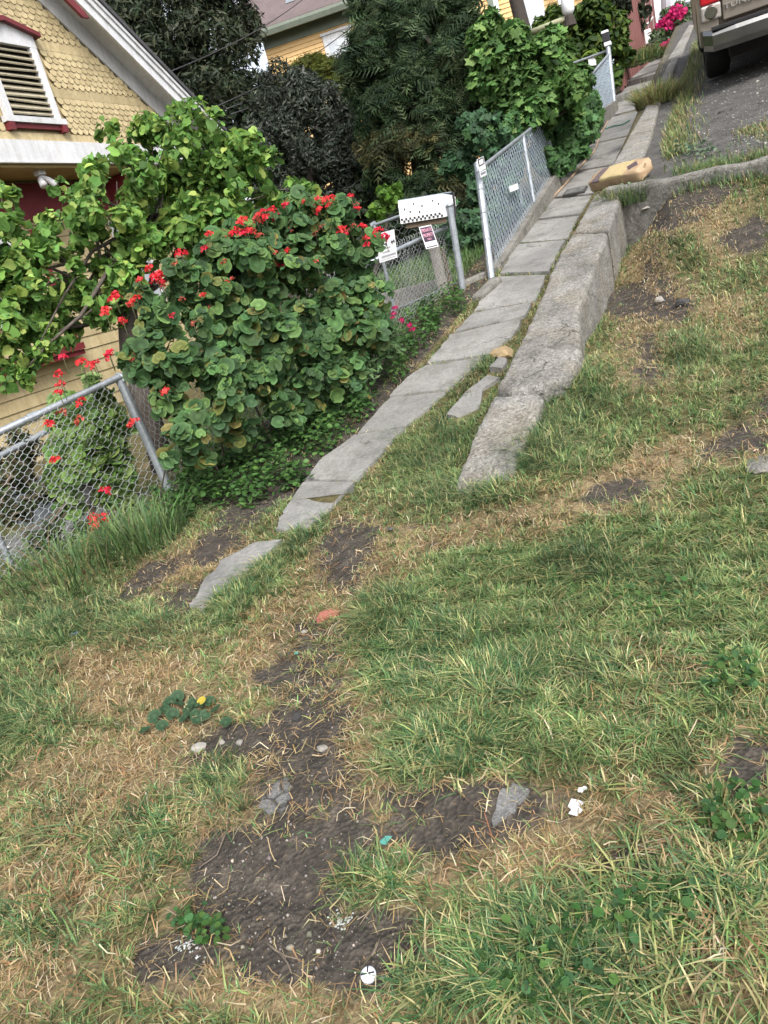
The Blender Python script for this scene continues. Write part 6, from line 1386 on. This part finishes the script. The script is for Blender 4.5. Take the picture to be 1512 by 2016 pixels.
for a_ in (0.4, 1.9, 3.6): MB().obox((.008 * math.cos(a_), .008 * math.sin(a_), .0145), (.006 * math.cos(a_), .006 * math.sin(a_), 0), (-.0015 * math.sin(a_), .0015 * math.cos(a_), 0), (0, 0, .0008)).build('mark', 'ink', cap)
# chalky white spills
def spill(px, py, r, label, matn='pale_rock'):
    n = 45; C = np.array([(px + rng.normal(0, r), py + rng.normal(0, r * .7)) for _ in range(n)]); P3 = hits(C) + np.array([0, 0, .003])
    V, F, c = scatter([(-.5, -.4, 0), (.5, -.3, 0), (.4, .5, 0), (-.5, .4, 0), (0, 0, .35)], [(0, 1, 4), (1, 2, 4), (2, 3, 4), (3, 0, 4)], P3, np.tile([0, 0, 1.0], (n, 1)) + rng.normal(0, .2, (n, 3)), rng.uniform(.003, .008, n), rng.uniform(0, 6.28, n), pick([(.34, .36, .34)], n, .1))
    link('chalky_crumbs', np_mesh('chalky_crumbs', V, F, 'paint', c), label=label, cat='crumbs', kind='stuff')
spill(375, 1862, 13, 'white chalky crumbs at the lower left of the bare soil'); spill(672, 1815, 12, 'white chalky crumbs beside the grass clump on the bare soil')
# flat concrete remnants flush with the soil
for nm, pts, lb in (('concrete_remnant', [(512, 1590), (530, 1548), (568, 1535), (578, 1560), (560, 1592), (535, 1604)], 'pale concrete remnant showing through the grass left of centre'), ('concrete_remnant', [(968, 1632), (985, 1560), (1010, 1548), (1042, 1560), (1025, 1590), (1000, 1612)], 'grey concrete remnant showing through the straw right of centre')):
    P3 = []
    for i_ in range(len(pts)):
        for t_ in (0, .25, .5, .75): P3.append((pts[i_][0] * (1 - t_) + pts[(i_ + 1) % len(pts)][0] * t_ + rng.normal(0, 2.6), pts[i_][1] * (1 - t_) + pts[(i_ + 1) % len(pts)][1] * t_ + rng.normal(0, 2.6)))
    P3 = hits(P3); A_ = np.c_[P3[:, :2], np.ones(len(P3))]; P3[:, 2] = A_ @ np.linalg.lstsq(A_, P3[:, 2], rcond=None)[0] + .007; P3 = list(P3)
    MB().prism(P3, (0, 0, -.06)).build(nm, 'slab_grey', None, label=lb, cat='concrete')
# gravel on the bare soil and on the road
def gravel(name, label, pts, s, cols):
    P3 = hits(pts); n = len(P3); P3 = P3 + np.array([0, 0, .001])
    O = [(1, 0, 0), (0, 1, 0), (-1, 0, 0), (0, -1, 0), (0, 0, .8), (0, 0, -.5)]; OF = [(0, 1, 4), (1, 2, 4), (2, 3, 4), (3, 0, 4), (1, 0, 5), (2, 1, 5), (3, 2, 5), (0, 3, 5)]
    V, F, c = scatter(O, OF, P3, np.tile([0, 0, 1.0], (n, 1)) + rng.normal(0, .4, (n, 3)), s * rng.gamma(2.2, .4, n), rng.uniform(0, 6.28, n), pick(cols, n, .3))
    link(name, np_mesh(name, V, F, 'paint', c), label=label, cat='gravel', kind='stuff')
gp_ = []
for cx, cy, rx, ry, a in DIRT[:15]:
    m_ = int(rx * ry / 40)
    for _ in range(m_):
        t = rng.uniform(0, 6.28); r = math.sqrt(rng.random()); gp_.append((cx + rx * r * math.cos(t), cy + ry * r * math.sin(t)))
gravel('gravel', 'fine gravel pressed into the bare dark soil', gp_, .0022, [(.10, .09, .08), (.14, .125, .11), (.065, .058, .05), (.23, .21, .185)])
rp_ = [(rng.uniform(1300, 1512), rng.uniform(110, 300)) for _ in range(2600)]
gravel('gravel', 'loose gravel on the road around the truck', rp_, .008, [(.10, .097, .093), (.16, .155, .145), (.07, .066, .063), (.28, .27, .25)])
# twigs and the dead branch behind the left fence
db = empty('dead_branch', T3(-3.75, 3.1), label='broken bare branch leaning inside the left chain link fence', cat='branch')
L1 = [at_x(150, 1130, -3.9), at_x(170, 1060, -3.88), at_x(183, 1000, -3.86), at_x(188, 950, -3.85), at_x(198, 915, -3.84)]
MB().tube(L1, [.016, .02, .02, .022, .020], 8).build('stem', 'twig', db, True)
for pts in ([(188, 950), (165, 960), (130, 990), (95, 1020), (40, 1045)], [(183, 1000), (140, 1000), (105, 1035), (70, 1040)], [(165, 1075), (140, 1110), (135, 1160), (142, 1180)], [(160, 1090), (110, 1060), (65, 1100)], [(130, 990), (100, 1030), (60, 1075), (30, 1090)]):
    MB().tube([at_x(x, y, -3.87 - .02 * i) for i, (x, y) in enumerate(pts)], np.linspace(.010, .003, len(pts)), 6).build('twig', 'twig', db, True)
for i, pts in enumerate(([(530, 1865), (545, 1878), (565, 1890), (595, 1897)], [(555, 1885), (570, 1905), (578, 1925)], [(735, 1890), (745, 1870), (752, 1850)], [(455, 1600), (450, 1640), (430, 1690), (395, 1715)])):
    P3 = [p + np.array([0, 0, .012]) for p in hits(pts)]
    MB().tube(P3, np.linspace(.003, .0014, len(P3)), 5).build('dry_twig', 'twig', None, True, label=('forked pale twig lying on the bare soil, upper arm', 'short lower arm of the pale twig on the bare soil', 'thin twig above the round white cap', 'long curved dry stem along the left edge of the bare soil')[i], cat='twig')
# mallow rosette with a yellow flower
ml = empty('mallow_plant', hit(390, 1410), label='low mallow plant with a yellow leaf on the straw', cat='plant')
sp_ = [(360, 1400), (375, 1412), (392, 1420), (402, 1400), (418, 1395), (385, 1398), (370, 1425), (340, 1395), (330, 1410), (290, 1452), (325, 1443), (450, 1437), (430, 1410), (355, 1385), (395, 1432), (345, 1420), (410, 1422), (310, 1425)]
P3 = hits(sp_) + np.array([0, 0, .03]); lm = np_mesh('leaf', np.array(GER), np.array(GERF), 'leaf', np.array([.05, .10, .05]) * np.array(GERT)[:, None])
for i, p in enumerate(P3):
    o = link('leaf', lm, ml); o.matrix_basis = rot_between(p, np.array([0, -.25, 1]) + rng.normal(0, .35, 3), rng.uniform(0, 6.28), rng.uniform(.017, .026))
yl_ = np_mesh('yellow_leaf', np.array(GER), np.array(GERF), 'leaf', np.array([.50, .40, .06]) * np.array(GERT)[:, None] ** .3)
o = link('yellow_leaf', yl_, ml, label='yellowed leaf'); o.matrix_basis = rot_between(hit(407, 1406) + np.array([0, 0, .055]), (.1, -.4, 1), 1, .016)
